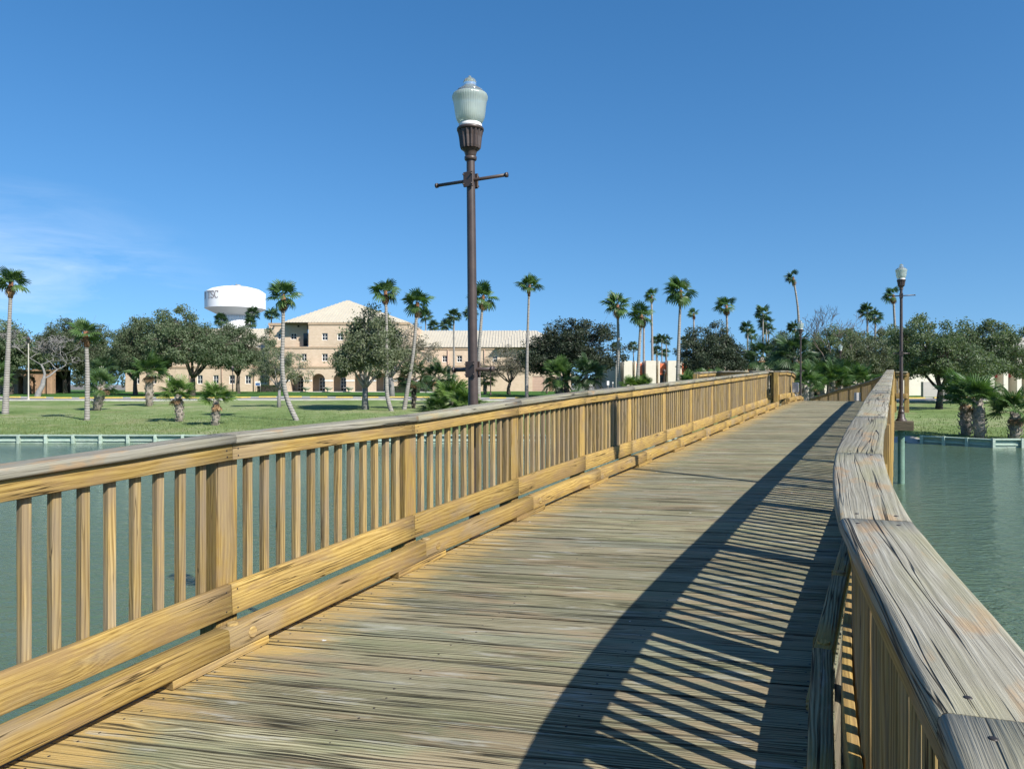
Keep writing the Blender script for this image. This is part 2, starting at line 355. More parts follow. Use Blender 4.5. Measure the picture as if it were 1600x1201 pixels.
# ------------------------------------------------------------------ mesh helpers
def link(name, me, mat=None, parent=None, loc=None, mtx=None):
    o = bpy.data.objects.new(name, me); COL.objects.link(o)
    if me is not None and mat is not None and not me.materials: me.materials.append(M[mat])
    if mtx is not None: o.matrix_world = mtx
    if loc is not None: o.location = loc
    if parent is not None:
        o.parent = parent
        if mtx is not None: o.matrix_parent_inverse = Matrix(); o.matrix_basis = parent_inv(parent) @ mtx
    return o
_PI = {}
def parent_inv(p):
    m = Matrix.LocRotScale(p.location, p.rotation_euler, p.scale)
    q = p.parent
    while q is not None:
        m = Matrix.LocRotScale(q.location, q.rotation_euler, q.scale) @ m; q = q.parent
    return m.inverted()
def tag(o, label=None, cat=None, group=None, kind=None):
    if label: o['label'] = label
    if cat: o['category'] = cat
    if group: o['group'] = group
    if kind: o['kind'] = kind
    return o
def thing(name, label, cat, loc=(0, 0, 0), rz=0, group=None, scale=1.0):
    o = bpy.data.objects.new(name, None); COL.objects.link(o); o.empty_display_size = 0.3
    o.location = loc; o.rotation_euler = (0, 0, rz); o.scale = (scale,) * 3
    return tag(o, label, cat, group)

class MB:
    def __init__(s): s.v = []; s.f = []; s.smooth = []
    def add(s, vs, fs, sm=False):
        k = len(s.v); s.v.extend([tuple(v) for v in vs]); s.f.extend([tuple(i + k for i in f) for f in fs]); s.smooth.extend([sm] * len(fs))
    def box(s, a, b, ch=0.0):
        x0, y0, z0 = [min(p, q) for p, q in zip(a, b)]; x1, y1, z1 = [max(p, q) for p, q in zip(a, b)]
        if ch <= 0:
            s.add([(x0, y0, z0), (x1, y0, z0), (x1, y1, z0), (x0, y1, z0), (x0, y0, z1), (x1, y0, z1), (x1, y1, z1), (x0, y1, z1)],
                  [(0, 3, 2, 1), (4, 5, 6, 7), (0, 1, 5, 4), (1, 2, 6, 5), (2, 3, 7, 6), (3, 0, 4, 7)])
        else:
            c = ch
            ring = lambda i, z: [(x0 + i + c, y0 + i, z), (x1 - i - c, y0 + i, z), (x1 - i, y0 + i + c, z), (x1 - i, y1 - i - c, z), (x1 - i - c, y1 - i, z), (x0 + i + c, y1 - i, z), (x0 + i, y1 - i - c, z), (x0 + i, y0 + i + c, z)]
            vs = ring(c, z0) + ring(0, z0 + c) + ring(0, z1 - c) + ring(c, z1)
            fs = [tuple(range(7, -1, -1)), tuple(range(24, 32))]
            for r in range(3):
                for i in range(8):
                    j = (i + 1) % 8; fs.append((r * 8 + i, r * 8 + j, r * 8 + 8 + j, r * 8 + 8 + i))
            s.add(vs, fs)
    def lathe(s, prof, n=16, cx=0, cy=0, sm=True, flute=0, fd=0.0):
        vs = []; fs = []
        for (r, z) in prof:
            for i in range(n):
                a = 2 * math.pi * i / n; rr = r * (1 - fd * (0.5 + 0.5 * math.cos(a * flute))) if flute else r
                vs.append((cx + rr * math.cos(a), cy + rr * math.sin(a), z))
        m = len(prof)
        for k in range(m - 1):
            for i in range(n):
                j = (i + 1) % n; fs.append((k * n + i, k * n + j, (k + 1) * n + j, (k + 1) * n + i))
        s.add(vs, fs, sm)
        s.add([vs[i] for i in range(n)], [tuple(range(n - 1, -1, -1))]); s.add([vs[(m - 1) * n + i] for i in range(n)], [tuple(range(n))])
    def tube(s, pts, rad, n=6, sm=True, cap=True):
        pts = [Vector(p) for p in pts]; k = len(s.v); vs = []; fs = []
        rad = rad if isinstance(rad, (list, tuple)) else [rad] * len(pts)
        for i, p in enumerate(pts):
            d = (pts[min(i + 1, len(pts) - 1)] - pts[max(i - 1, 0)]).normalized()
            u = d.cross(Vector((0.31, 0.9, 0.2)) if abs(d.z) > 0.8 else Vector((0, 0, 1))).normalized(); w = d.cross(u)
            for j in range(n):
                a = 2 * math.pi * j / n; vs.append(p + (u * math.cos(a) + w * math.sin(a)) * rad[i])
        for i in range(len(pts) - 1):
            for j in range(n):
                q = (j + 1) % n; fs.append((i * n + j, i * n + q, (i + 1) * n + q, (i + 1) * n + j))
        if cap: fs.append(tuple(range(n - 1, -1, -1))); fs.append(tuple((len(pts) - 1) * n + j for j in range(n)))
        s.add(vs, fs, sm)
    def prism(s, poly, y0, y1):
        """poly in (x, z), extruded along y"""
        n = len(poly); vs = [(x, y0, z) for x, z in poly] + [(x, y1, z) for x, z in poly]
        s.add(vs, [tuple(range(n)), tuple(range(2 * n - 1, n - 1, -1))] + [(i, i + n, (i + 1) % n + n, (i + 1) % n) for i in range(n)])
    def mesh(s, name='mesh'):
        me = bpy.data.meshes.new(name); me.from_pydata(s.v, [], s.f); me.polygons.foreach_set('use_smooth', s.smooth); me.update(); return me
    def build(s, name, mat, parent=None, loc=None, kind=None):
        o = link(name, s.mesh(name), mat, parent, loc)
        if kind: o['kind'] = kind
        return o
def np_mesh(name, V, Fc, smooth=False):
    """V (n,3), Fc (m,k) same-size faces"""
    me = bpy.data.meshes.new(name); m, k = Fc.shape
    me.vertices.add(len(V)); me.vertices.foreach_set('co', np.ascontiguousarray(V, dtype=np.float32).ravel())
    me.loops.add(m * k); me.loops.foreach_set('vertex_index', np.ascontiguousarray(Fc, dtype=np.int32).ravel())
    me.polygons.add(m); me.polygons.foreach_set('loop_start', np.arange(0, m * k, k, dtype=np.int32)); me.polygons.foreach_set('loop_total', np.full(m, k, dtype=np.int32))
    if smooth: me.polygons.foreach_set('use_smooth', np.ones(m, dtype=bool))
    me.update(calc_edges=True); return me

def board_mesh(L, w, h, ch=0.006, s0=0.0, s1=0.0, round_n=1, nseg=1, sag=0.0, wob=0.0, seed=0, bend=0.0):
    """board along +x from 0 to L, width w (y, centred), height h (z, 0..h); ends skewed by s0/s1 (dx per dy)"""
    prof = []
    for (cy, cz, a0) in ((w / 2 - ch, h - ch, 0), (-w / 2 + ch, h - ch, 90), (-w / 2 + ch, ch, 180), (w / 2 - ch, ch, 270)):
        for i in range(round_n + 1):
            a = R(a0 + 90 * i / round_n); prof.append((cy + ch * math.cos(a), cz + ch * math.sin(a)))
    n = len(prof); vs = []; fs = []; rr = random.Random(seed)
    for k in range(nseg + 1):
        u = k / nseg; oy = rr.uniform(-wob, wob) if 0 < k < nseg else 0; oz = rr.uniform(-wob, wob) if 0 < k < nseg else 0
        for (y, z) in prof:
            x = u * L + (1 - u) * s0 * y + u * s1 * y
            vs.append((x, y + oy + bend * 4 * u * (1 - u), z + oz - sag * math.sin(math.pi * u)))
    for k in range(nseg):
        for i in range(n):
            j = (i + 1) % n; fs.append((k * n + j, k * n + i, (k + 1) * n + i, (k + 1) * n + j))
    fs.append(tuple(range(n))); fs.append(tuple(nseg * n + i for i in range(n - 1, -1, -1)))
    me = bpy.data.meshes.new('board'); me.from_pydata(vs, [], fs)
    if round_n > 1: me.polygons.foreach_set('use_smooth', [True] * (len(fs) - 2) + [False, False])
    me.update(); return me
def frame_mtx(origin, xdir, zup=Vector((0, 0, 1))):
    x = Vector(xdir).normalized(); y = Vector(zup).cross(x).normalized(); z = x.cross(y)
    m = Matrix((x, y, z)).transposed().to_4x4(); m.translation = Vector(origin); return m

# ------------------------------------------------------------------ ground, water, road
_PY = np.array([30, 41.5, 54, 65, 91, 133, 200, 4000.]); _PZ = np.array([-2.93, -2.88, -2.5, -2.2, -1.7, -1.3, -1.2, -1.2]) + EYE
def gz(x, y):
    z = float(np.interp(y, _PY, _PZ)); return z + 0.05 * math.sin(x * 0.13 + y * 0.05) + 0.03 * math.sin(x * 0.37 - y * 0.21)
def at(px, Y, py=None):
    """world point on the ground (or at picture height py) in column px of the photograph at depth Y"""
    x = (px - 800) / F * Y
    return Vector((x, Y, gz(x, Y) if py is None else EYE + (600 - py) / F * Y))
def ground_depth(py):
    lo, hi = 41.0, 400.0
    for _ in range(50):
        m = (lo + hi) / 2
        if EYE - (py - 600) / F * m < gz(0, m) : hi = m
        else: lo = m
    return (lo + hi) / 2
def bank(x):
    """depth of the shore line"""
    pts = [(-400, 41.8), (19.5, 41.8), (20.6, 42.2), (22.2, 42.2), (22.6, 41.3), (24.6, 38.75), (400, 38.75)]
    return float(np.interp(x, [p[0] for p in pts], [p[1] for p in pts]))
def beach(x): return max(0.0, 1 - abs(x - 21.5) / 1.6)
xs = np.unique(np.concatenate([np.linspace(-2500, -160, 14), np.linspace(-150, 150, 121), np.linspace(14, 30, 49), np.linspace(160, 2500, 14)]))
ts = np.concatenate([[0, 0.6, 1.3, 2.2, 3.5, 5], np.linspace(7, 60, 28), np.linspace(65, 200, 24), [260, 350, 500, 800, 1400, 2500, 4000]])
V = []
for t_ in ts:
    for x in xs:
        y = bank(x) + 0.12 + t_
        z = gz(x, y); b = beach(x)
        if b > 0 and t_ < 7: z = z * (1 - b) + b * np.interp(t_, [0, 7], [-0.12, z])
        V.append((x, y, z))
nx = len(xs); nt = len(ts)
Fc = np.array([(j * nx + i, j * nx + i + 1, (j + 1) * nx + i + 1, (j + 1) * nx + i) for j in range(nt - 1) for i in range(nx - 1)])
tag(link('lawn', np_mesh('lawn', np.array(V), Fc, True), 'grass'), kind='structure')
wv = np.array([(-2500, -1500, 0), (2500, -1500, 0), (2500, 60, 0), (-2500, 60, 0)], float)
tag(link('water', np_mesh('water', wv, np.array([[0, 1, 2, 3]])), 'water'), kind='structure')
wv2 = wv * 1.0; wv2[:, 2] = -1.6
tag(link('lake_bed', np_mesh('lake_bed', wv2, np.array([[0, 1, 2, 3]])), 'sand'), kind='structure')
# sandy spot on the shore beside the bridge landing
mb = MB(); n = 10
vs = []
for j in range(6):
    for i in range(n + 1):
        x = 19.9 + 3.0 * i / n; t_ = -1.6 + j * 0.75 + 0.12 * math.sin(i * 1.7)
        y = bank(x) + 0.12 + t_; b = beach(x)
        zt = gz(x, y)
        z = (-0.12 + (t_) * 0.14 if t_ < 0 else (zt * (1 - b) + b * np.interp(t_, [0, 7], [-0.12, zt]))) + 0.10
        if i in (0, n) or j == 5: z -= 0.3
        vs.append((x, y, z))
mb.add(vs, [(j * (n + 1) + i, j * (n + 1) + i + 1, (j + 1) * (n + 1) + i + 1, (j + 1) * (n + 1) + i) for j in range(5) for i in range(n)], True)
tag(mb.build('beach', 'sand'), kind='structure')
# campus road: asphalt between a pale kerb and a row of yellow wheel stops
def strip(name, mat, y0, y1, dz, x0=-140, x1=140, n=140):
    V = []
    for j, y in enumerate((y0, (y0 + y1) / 2, y1)):
        for i in range(n + 1):
            x = x0 + (x1 - x0) * i / n; V.append((x, y, gz(x, y) + dz))
    Fq = np.array([(j * (n + 1) + i, j * (n + 1) + i + 1, (j + 1) * (n + 1) + i + 1, (j + 1) * (n + 1) + i) for j in range(2) for i in range(n)])
    return tag(link(name, np_mesh(name, np.array(V), Fq), mat), kind='structure')
strip('road', 'asphalt', 85.6, 92.6, 0.05)
def kerb(name, y0, y1, h):
    mb = MB(); n = 140; x0, x1 = -140, 140; vs = []
    for i in range(n + 1):
        x = x0 + (x1 - x0) * i / n
        vs += [(x, y0, gz(x, y0) - 0.1), (x, y0, gz(x, y0) + h), (x, y1, gz(x, y1) + h), (x, y1, gz(x, y1) - 0.1)]
    mb.add(vs, [(i * 4 + k, (i + 1) * 4 + k, (i + 1) * 4 + k + 1, i * 4 + k + 1) for i in range(n) for k in range(3)])
    tag(mb.build(name, 'concrete'), kind='structure')
kerb('kerb', 84.9, 85.6, 0.13)
kerb('kerb', 92.6, 93.0, 0.15)
stop = MB(); stop.prism([(-1.05, 0), (1.05, 0), (0.98, 0.15), (-0.98, 0.15)], -0.14, 0.14); stop_me = stop.mesh('wheel_stop')
stop_me.materials.append(M['yellow_paint'])
nplace = ['beside the cream lamp post', '']
k = 0
for px in list(range(-30, 1000, 40)) + list(range(1424, 1640, 40)):
    p = at(px + 8, 92.2); o = link('parking_stop', stop_me, None, None, (p.x, p.y, p.z + 0.045))
    tag(o, 'yellow painted concrete parking stop in the row along the far side of the road', 'parking stop', 'yellow stops lining the far road edge')

# ------------------------------------------------------------------ footbridge frame
D27 = Vector((0.453, 0.8915, 0)).normalized()
N27 = Vector((D27.y, -D27.x, 0))
# bridge heading bends to the left behind the crest
SS = np.arange(-6, 60.01, 0.05)
head = np.interp(SS, [-6, 29, 37, 60], [math.atan2(D27.x, D27.y)] * 2 + [R(9), R(7)])
C0 = np.zeros((len(SS), 2)); i0 = int(round(6 / 0.05))
for i in range(i0 + 1, len(SS)):
    C0[i] = C0[i - 1] + 0.05 * np.array([math.sin(head[i]), math.cos(head[i])])
for i in range(i0 - 1, -1, -1):
    C0[i] = C0[i + 1] - 0.05 * np.array([math.sin(head[i]), math.cos(head[i])])
_ks = np.array([-6, 0, 1.75, 2.87, 4.55, 6.23, 7.9, 13, 19.7, 23.6, 26, 28, 30, 33, 36, 41, 46, 52, 60])
_kz = np.array([-2.05, -1.63, -1.515, -1.435, -1.33, -1.25, -1.175, -1.02, -0.80, -0.68, -0.61, -0.575, -0.60, -0.74, -0.96, -1.36, -1.85, -2.45, -2.52])
kern = np.hanning(41); kern /= kern.sum()
_zz = np.interp(SS, _ks, _kz); _zp = np.pad(_zz, 20, mode='edge'); ZS = np.convolve(_zp, kern, 'valid')
def bz(s): return EYE + float(np.interp(s, SS, ZS))
def bp(s, n, dz=0.0):
    i = (s + 6) / 0.05; x = np.interp(s, SS, C0[:, 0]); y = np.interp(s, SS, C0[:, 1]); h = np.interp(s, SS, head)
    return Vector((x + n * math.cos(h), y - n * math.sin(h), bz(s) + dz))
LEFT_N, RIGHT_N = -3.34, -0.25        # inner edges of the hand rails
def right_n(s):
    """the right hand rail swings outward beside the camera"""
    return float(np.interp(s, [-6, -1.6, 0.0, 1.28, 2.47, 3.79], [0.50, 0.34, 0.20, 0.054, -0.151, RIGHT_N]))

bridge = thing('footbridge', 'arched wooden footbridge deck of weathered grey planks curving over the green water', 'footbridge', (0, 0, 0))
s_ = MB(); s_.lathe([(0.0062, -0.004), (0.0062, 0.0006), (0.003, 0.001)], 8); DNAIL = s_.mesh('nail'); DNAIL.materials.append(M['bolt'])
# deck planks, laid a little askew to the rails
PD = Vector((0.970, -0.243, 0)).normalized()
def plank_dir(s): return Vector((PD.x, PD.y, 0)) if s < 27 else Vector((math.cos(np.interp(s, SS, head) * 0.52), -math.sin(np.interp(s, SS, head) * 0.52), 0))
pitch = 0.205
sk = -2.6; pi = 0
while sk < 53:
    d = plank_dir(sk)
    c = bp(sk, -1.75)
    h = np.interp(sk, SS, head); nd = Vector((math.cos(h), -math.sin(h), 0)); td = Vector((math.sin(h), math.cos(h), 0))
    # intersections with both deck edges
    slope = d.dot(td) / d.dot(nd)
    nl = LEFT_N + 0.185; sl = sk + slope * (nl + 1.75)
    sr = sk; nr = RIGHT_N
    for _ in range(4):
        nr = right_n(sr) - 0.01; sr = sk + slope * (nr + 1.75)
    A = bp(sl, nl); B = bp(sr, nr)
    ln = (B - A).length; w = pitch - random.uniform(0.0045, 0.0105)
    me = board_mesh(ln, w, 0.05, 0.0022, slope, slope, 1, 6 if sk < 12 else 1, 0, 0.0012, pi)
    o = link('deck_plank', me, 'deck_wood', bridge)
    x = (B - A).normalized(); m = frame_mtx(A, x)
    m.translation = A + Vector((0, 0, -0.05 + random.uniform(-0.0015, 0.0015)))
    grade = math.atan((bz(sk + 0.4) - bz(sk - 0.4)) / 0.8 * abs(d.dot(nd)))      # each board lies in the slope of the deck
    o.matrix_basis = m @ Matrix.Rotation(grade + random.uniform(-0.004, 0.004), 4, 'X')
    if -0.5 < sk < 9:
        for u in (0.10, ln * 0.36, ln * 0.66, ln - 0.12):
            for yv in (-0.055, 0.055):
                q = link('nail', DNAIL, None, o); q.matrix_basis = Matrix.Translation((u + random.uniform(-.02, .02) + slope * yv, yv + random.uniform(-.012, .012), 0.0502))
    step = pitch / abs(d.dot(nd)); sk += step; pi += 1

# kerb timbers on blocks along both edges, long beams and piles below
def timber_line(nfun, s0, s1, step, w, h, dz, mat, name, block=True, out=1):
    s = s0; k = 0
    while s < s1 - 0.1:
        e = min(s + step, s1)
        A = bp(s, nfun(s), dz); B = bp(e, nfun(e), dz)
        m = frame_mtx(A, B - A); L = (B - A).length
        o = link(name, board_mesh(L + 0.004, w, h, 0.012, 0, 0, 2, 4, 0, 0.003, k + int(s0 * 7)), mat, bridge); o.matrix_basis = m
        if block:
            bl = link('kerb_block', board_mesh(0.62, w - 0.012, 0.045, 0.004), mat, bridge); bl.matrix_basis = frame_mtx(bp(s, nfun(s), 0.002) - (B - A).normalized() * 0.34, B - A)
            # plugged bolt heads on the inner face and the top
            for (yy, zz, rot) in ((-out * (w / 2 - 0.003), 0.06, 'f'), (0.0, h + 0.002, 't')):
                q = link('bolt_head', bolt_me, None, o)
                q.matrix_basis = Matrix.Translation((0.16 if rot == 'f' else 0.07, yy, zz)) @ (Matrix.Rotation(R(90), 4, 'X') if rot == 'f' else Matrix())
        s = e; k += 1
b_ = MB(); b_.lathe([(0.030, -0.012), (0.031, 0.004), (0.026, 0.008)], 12); bolt_me = b_.mesh('bolt_head'); bolt_me.materials.append(M['rail_wood'])
LS = [3.12 - 1.835 * 3 + 1.835 * i for i in range(15)]          # posts of the left rail
GAP0, GAP1 = LS[-1], LS[-1] + 2.6
timber_line(lambda s: LEFT_N + 0.222, LS[0] - 0.3, GAP0 + 0.15, 1.835, 0.10, 0.125, 0.047, 'rail_wood', 'kerb_timber', True, 1)
timber_line(lambda s: LEFT_N + 0.222, GAP1, 46.2, 1.835, 0.10, 0.125, 0.047, 'rail_wood', 'kerb_timber', True, 1)
timber_line(lambda s: right_n(s) - 0.055, -2.2, 46, 1.2, 0.09, 0.10, 0.047, 'deck_wood', 'kerb_timber', True, -1)
for nf in (lambda s: LEFT_N + 0.10, lambda s: -2.3, lambda s: -1.2, lambda s: right_n(s) - 0.10):
    timber_line(nf, -2.5, 52, 5.4, 0.14, 0.32, -0.375, 'dark_beam_wood', 'beam', False)
pile_me = MB(); pile_me.lathe([(0.15, -2.2), (0.145, 0.0), (0.14, 3.0)], 14); pile_me = pile_me.mesh('pile'); pile_me.materials.append(M['pile_wood'])
for s in np.arange(-1.5, 42, 5.4):
    for n in (LEFT_N + 0.35, right_n(s) - 0.35):
        p = bp(s, n); o = link('pile', pile_me, None, bridge, (p.x, p.y, 0)); o.scale = (1, 1, (p.z - 0.37) / 3.0)
    A = bp(s, LEFT_N - 0.1, -0.66); B = bp(s, right_n(s) + 0.1, -0.66)
    o = link('cross_beam', board_mesh((B - A).length, 0.2, 0.28, 0.01), 'dark_beam_wood', bridge); o.matrix_basis = frame_mtx(A, B - A)

# ------------------------------------------------------------------ railings
def baluster_meshes():
    out = []
    for k in range(5):
        me = board_mesh(0.87, 0.045, 0.042, 0.004, 0, 0, 1, 3, 0, 0.0015, 50 + k); me.materials.append(M['baluster_wood']); out.append(me)
    return out
BAL = baluster_meshes()
def railing(name, label, pts, side, per=12, posts=None, lift=None, end_over=0.03, cap_mat='cap_wood', skip_end_post=False):
    """pts: deck points on the inner edge of the cap; side = +1 when outward is to the right of travel"""
    root = thing(name, label, 'railing', tuple(pts[0])); lift = lift or [0.0] * len(pts)
    inv = Matrix.Translation(-Vector(pts[0]))
    n = len(pts); dirs = [(pts[i + 1] - pts[i]).normalized() for i in range(n - 1)]
    outs = []
    for i in range(n):
        a = dirs[max(i - 1, 0)]; b = dirs[min(i, n - 2)]
        f = lambda d: Vector((d.y, -d.x, 0)).normalized() * side
        o = (f(a) + f(b)); o.normalize(); outs.append(o / max(0.5, o.dot(f(a))))
    fo = lambda d: Vector((d.y, -d.x, 0)).normalized() * side
    def add(nm, me, mat, m):
        o = link(nm, me, mat, root); o.matrix_basis = inv @ m; return o
    for i in range(n):
        if i == n - 1 and skip_end_post: break
        h = dirs[min(i, n - 2)]; hh = Vector((h.x, h.y, 0)).normalized()
        base = pts[i] + outs[i] * 0.145 + Vector((0, 0, -0.388))
        me = board_mesh(1.40 + lift[i], 0.15, 0.142, 0.006, 0, 0, 1, 1)
        m = Matrix(((0, hh.x, fo(h).x, 0), (0, hh.y, fo(h).y, 0), (1, 0, 0, 0), (0, 0, 0, 1)))
        m.translation = base - fo(h) * 0.071
        add('post', me, 'rail_wood', m)
    for i in range(n - 1):
        A, B = pts[i], pts[i + 1]; d = dirs[i]; f = fo(d); L = (B - A).length
        # mitre: skew of each end relative to y (= left of travel)
        def skew(o): return -side * (o.dot(Vector((d.x, d.y, 0)).normalized())) / max(0.5, o.dot(f)) * 1.0
        s0, s1 = skew(outs[i]), skew(outs[i + 1])
        e1 = end_over if i == n - 2 else -0.003
        if i > 0 and i < n - 2 or n > 20:
            ta = dirs[max(i - 1, 0)]; tb = dirs[min(i + 1, n - 2)]; bend = side * (math.atan2(tb.x, tb.y) - math.atan2(ta.x, ta.y)) * L / 16.0 * side
        else: bend = 0.0
        # cap board
        wcap = 0.20 + random.uniform(-0.004, 0.004)
        cA = A + f * 0.10
        skA = s0; skB = s1
        shiftA = outs[i].dot(Vector((d.x, d.y, 0)).normalized()) * 0.10; shiftB = outs[i + 1].dot(Vector((d.x, d.y, 0)).normalized()) * 0.10
        me = board_mesh(L + shiftB - shiftA + e1, wcap, 0.052, 0.016, skA, skB, 4, 8 if abs(bend) > 0.002 else 5, 0, 0.0010, i + int(A.x * 100), bend)
        dl = ((B + Vector((0, 0, lift[i + 1]))) - (A + Vector((0, 0, lift[i])))).normalized()
        m = frame_mtx(cA + Vector((0, 0, 1.013 + lift[i])) + d * shiftA, dl)
        cap = add('cap_board', me, cap_mat, m)
        if L > 0.5 and A.length < 9 + EYE:
            for u in (0.06, L - 0.06):
                for y in (-0.05, 0.05):
                    q = link('screw', SCREW, None, cap); q.matrix_basis = Matrix.Translation((u, y + random.uniform(-0.012, 0.012), 0.0515))
        # top and bottom rails on the inner side of the posts
        for nm, z, hgt in (('top_rail', 0.919, 0.093), ('bottom_rail', 0.105, 0.178)):
            me = board_mesh(L + e1, 0.040, hgt, 0.005, 0, 0, 2, 6, 0, 0.0012, i * 3 + int(z * 10), bend)
            rb = add(nm, me, 'rail_wood', frame_mtx(A + f * 0.052 + Vector((0, 0, z + (lift[i] if nm == 'top_rail' else 0))), dl if nm == 'top_rail' else d))
            if A.length < 13:
                for u in (0.035, L - 0.04):
                    for zn in (0.03, hgt - 0.035):
                        q = link('nail', NAIL, None, rb); q.matrix_basis = Matrix.Translation((u + random.uniform(-.008, .008), side * 0.0195, zn + random.uniform(-.008, .008))) @ Matrix.Rotation(R(-90 * side), 4, 'X')
        # balusters behind the rails
        k = max(1, round(per * L / 1.835))
        for j in range(k):
            u = (j + 1) / (k + 1); 
            if per == 12: u = (0.10 + (L - 0.20) * (j + 0.5) / k) / L
            lf = lift[i] + (lift[i + 1] - lift[i]) * u; p = A + d * (u * L) + f * 0.094 + Vector((0, 0, 0.115))
            a = random.uniform(-0.05, 0.05); lean = random.uniform(-0.004, 0.004)
            hh = Vector((d.x, d.y, 0)).normalized(); c_, s_ = math.cos(a), math.sin(a)
            yv = hh * c_ + f * s_; zv = f * c_ - hh * s_; xv = Vector((lean * hh.x, lean * hh.y, 1))
            m = Matrix(((xv.x, yv.x, zv.x, 0), (xv.y, yv.y, zv.y, 0), (xv.z, yv.z, zv.z, 0), (0, 0, 0, 1)))
            m.translation = p - zv * 0.021
            q = link('baluster', BAL[(j * 7 + i * 3) % 5], None, root); q.matrix_basis = inv @ m @ Matrix.Scale(1 + lf / 0.87, 4, (1, 0, 0))
    return root
s_ = MB(); s_.lathe([(0.0065, -0.004), (0.0065, 0.0012), (0.004, 0.002)], 10); SCREW = s_.mesh('screw'); SCREW.materials.append(M['bolt'])
s_ = MB(); s_.lathe([(0.0055, -0.004), (0.0055, 0.0008), (0.003, 0.0014)], 8); NAIL = s_.mesh('nail'); NAIL.materials.append(M['bolt'])
railing('wooden_railing', 'long straight yellow stained wooden railing on the left side of the footbridge', [bp(s, LEFT_N) for s in LS], -1, lift=[float(np.interp(s, [0, 1.4, 3.1, 5.0], [0.10, 0.095, 0.07, 0.0])) for s in LS])
rs = [-2.0, -0.4, 1.28, 2.47, 3.79] + [3.79 + 1.835 * i for i in range(1, 14)]
rs += [rs[-1] + 1.835 * i for i in range(1, 11)]
railing('wooden_railing', 'right hand wooden railing with broad silvery grey cap running from the foreground over the crest', [bp(s, right_n(s)) for s in rs], 1)
ls2 = [GAP1 + 1.835 * i for i in range(11)]
railing('wooden_railing', 'left wooden railing behind the lookout gap, dropping away past the crest', [bp(s, LEFT_N) for s in ls2], -1)
# lookout bay on the left at the crest
BAYN = -5.35
bay = thing('lookout_platform', 'small wooden lookout platform opening off the left side of the bridge crest', 'platform', tuple(bp((GAP0 + GAP1) / 2, LEFT_N)))
bi = Matrix.Translation(-bay.location)
sk = GAP0 + 0.1
while sk < GAP1 - 0.05:
    A = bp(sk, BAYN - 0.05, -0.052); B = bp(sk, LEFT_N + 0.04, -0.052)
    o = link('deck_plank', board_mesh((B - A).length, 0.195, 0.05, 0.004), 'deck_wood', bay); o.matrix_basis = bi @ frame_mtx(A, B - A); sk += pitch
railing('wooden_railing', 'railing across the far side of the lookout bay, cap showing above the left railing', [bp(GAP1, LEFT_N - 0.25), bp(GAP1, (LEFT_N + BAYN) / 2), bp(GAP1, BAYN)], 1)
railing('wooden_railing', 'outer railing of the left lookout bay hidden behind the long railing', [bp(GAP0, BAYN), bp((GAP0 + GAP1) / 2, BAYN), bp(GAP1 - 0.2, BAYN)], -1)
for s in (GAP0 + 0.3, GAP1 - 0.3):
    p = bp(s, BAYN + 0.2); o = link('pile', pile_me, None, bay); o.matrix_basis = bi @ Matrix.Translation((p.x, p.y, 0)) @ Matrix.Scale((p.z - 0.05) / 3.0, 4, (0, 0, 1))
railing('wooden_railing', 'short lit railing stub jutting out behind the tall lamp post on the right', [bp(30.0, RIGHT_N + 0.22), bp(30.0, RIGHT_N + 0.62)], -1, skip_end_post=False)
# little grey junction boxes on the rails
def junction(p, d, label):
    o = thing('junction_box', label, 'box', tuple(p), math.atan2(d.y, d.x)); m = MB(); m.box((-0.14, -0.10, 0), (0.14, 0.10, 0.36), 0.012); m.build('case', 'grey_box', o)
    m = MB(); m.box((-0.118, -0.112, 0.03), (0.118, -0.1005, 0.33), 0.003); m.build('lid', 'grey_box', o)
    m = MB(); m.tube([(0, 0, 0.0), (0, 0, -0.25)], 0.02, 8); m.build('conduit', 'grey_box', o)
q = bp(GAP1 + 3.1, LEFT_N + 0.10, 0.30); junction(q, bp(31, 0) - bp(30, 0), 'small grey electrical box fixed to the left railing past the lookout gap')
q = bp(36.5, RIGHT_N - 0.16, 0.28); junction(q, bp(36, 0) - bp(37, 0), 'small pale electrical box on the far right railing behind the crest')

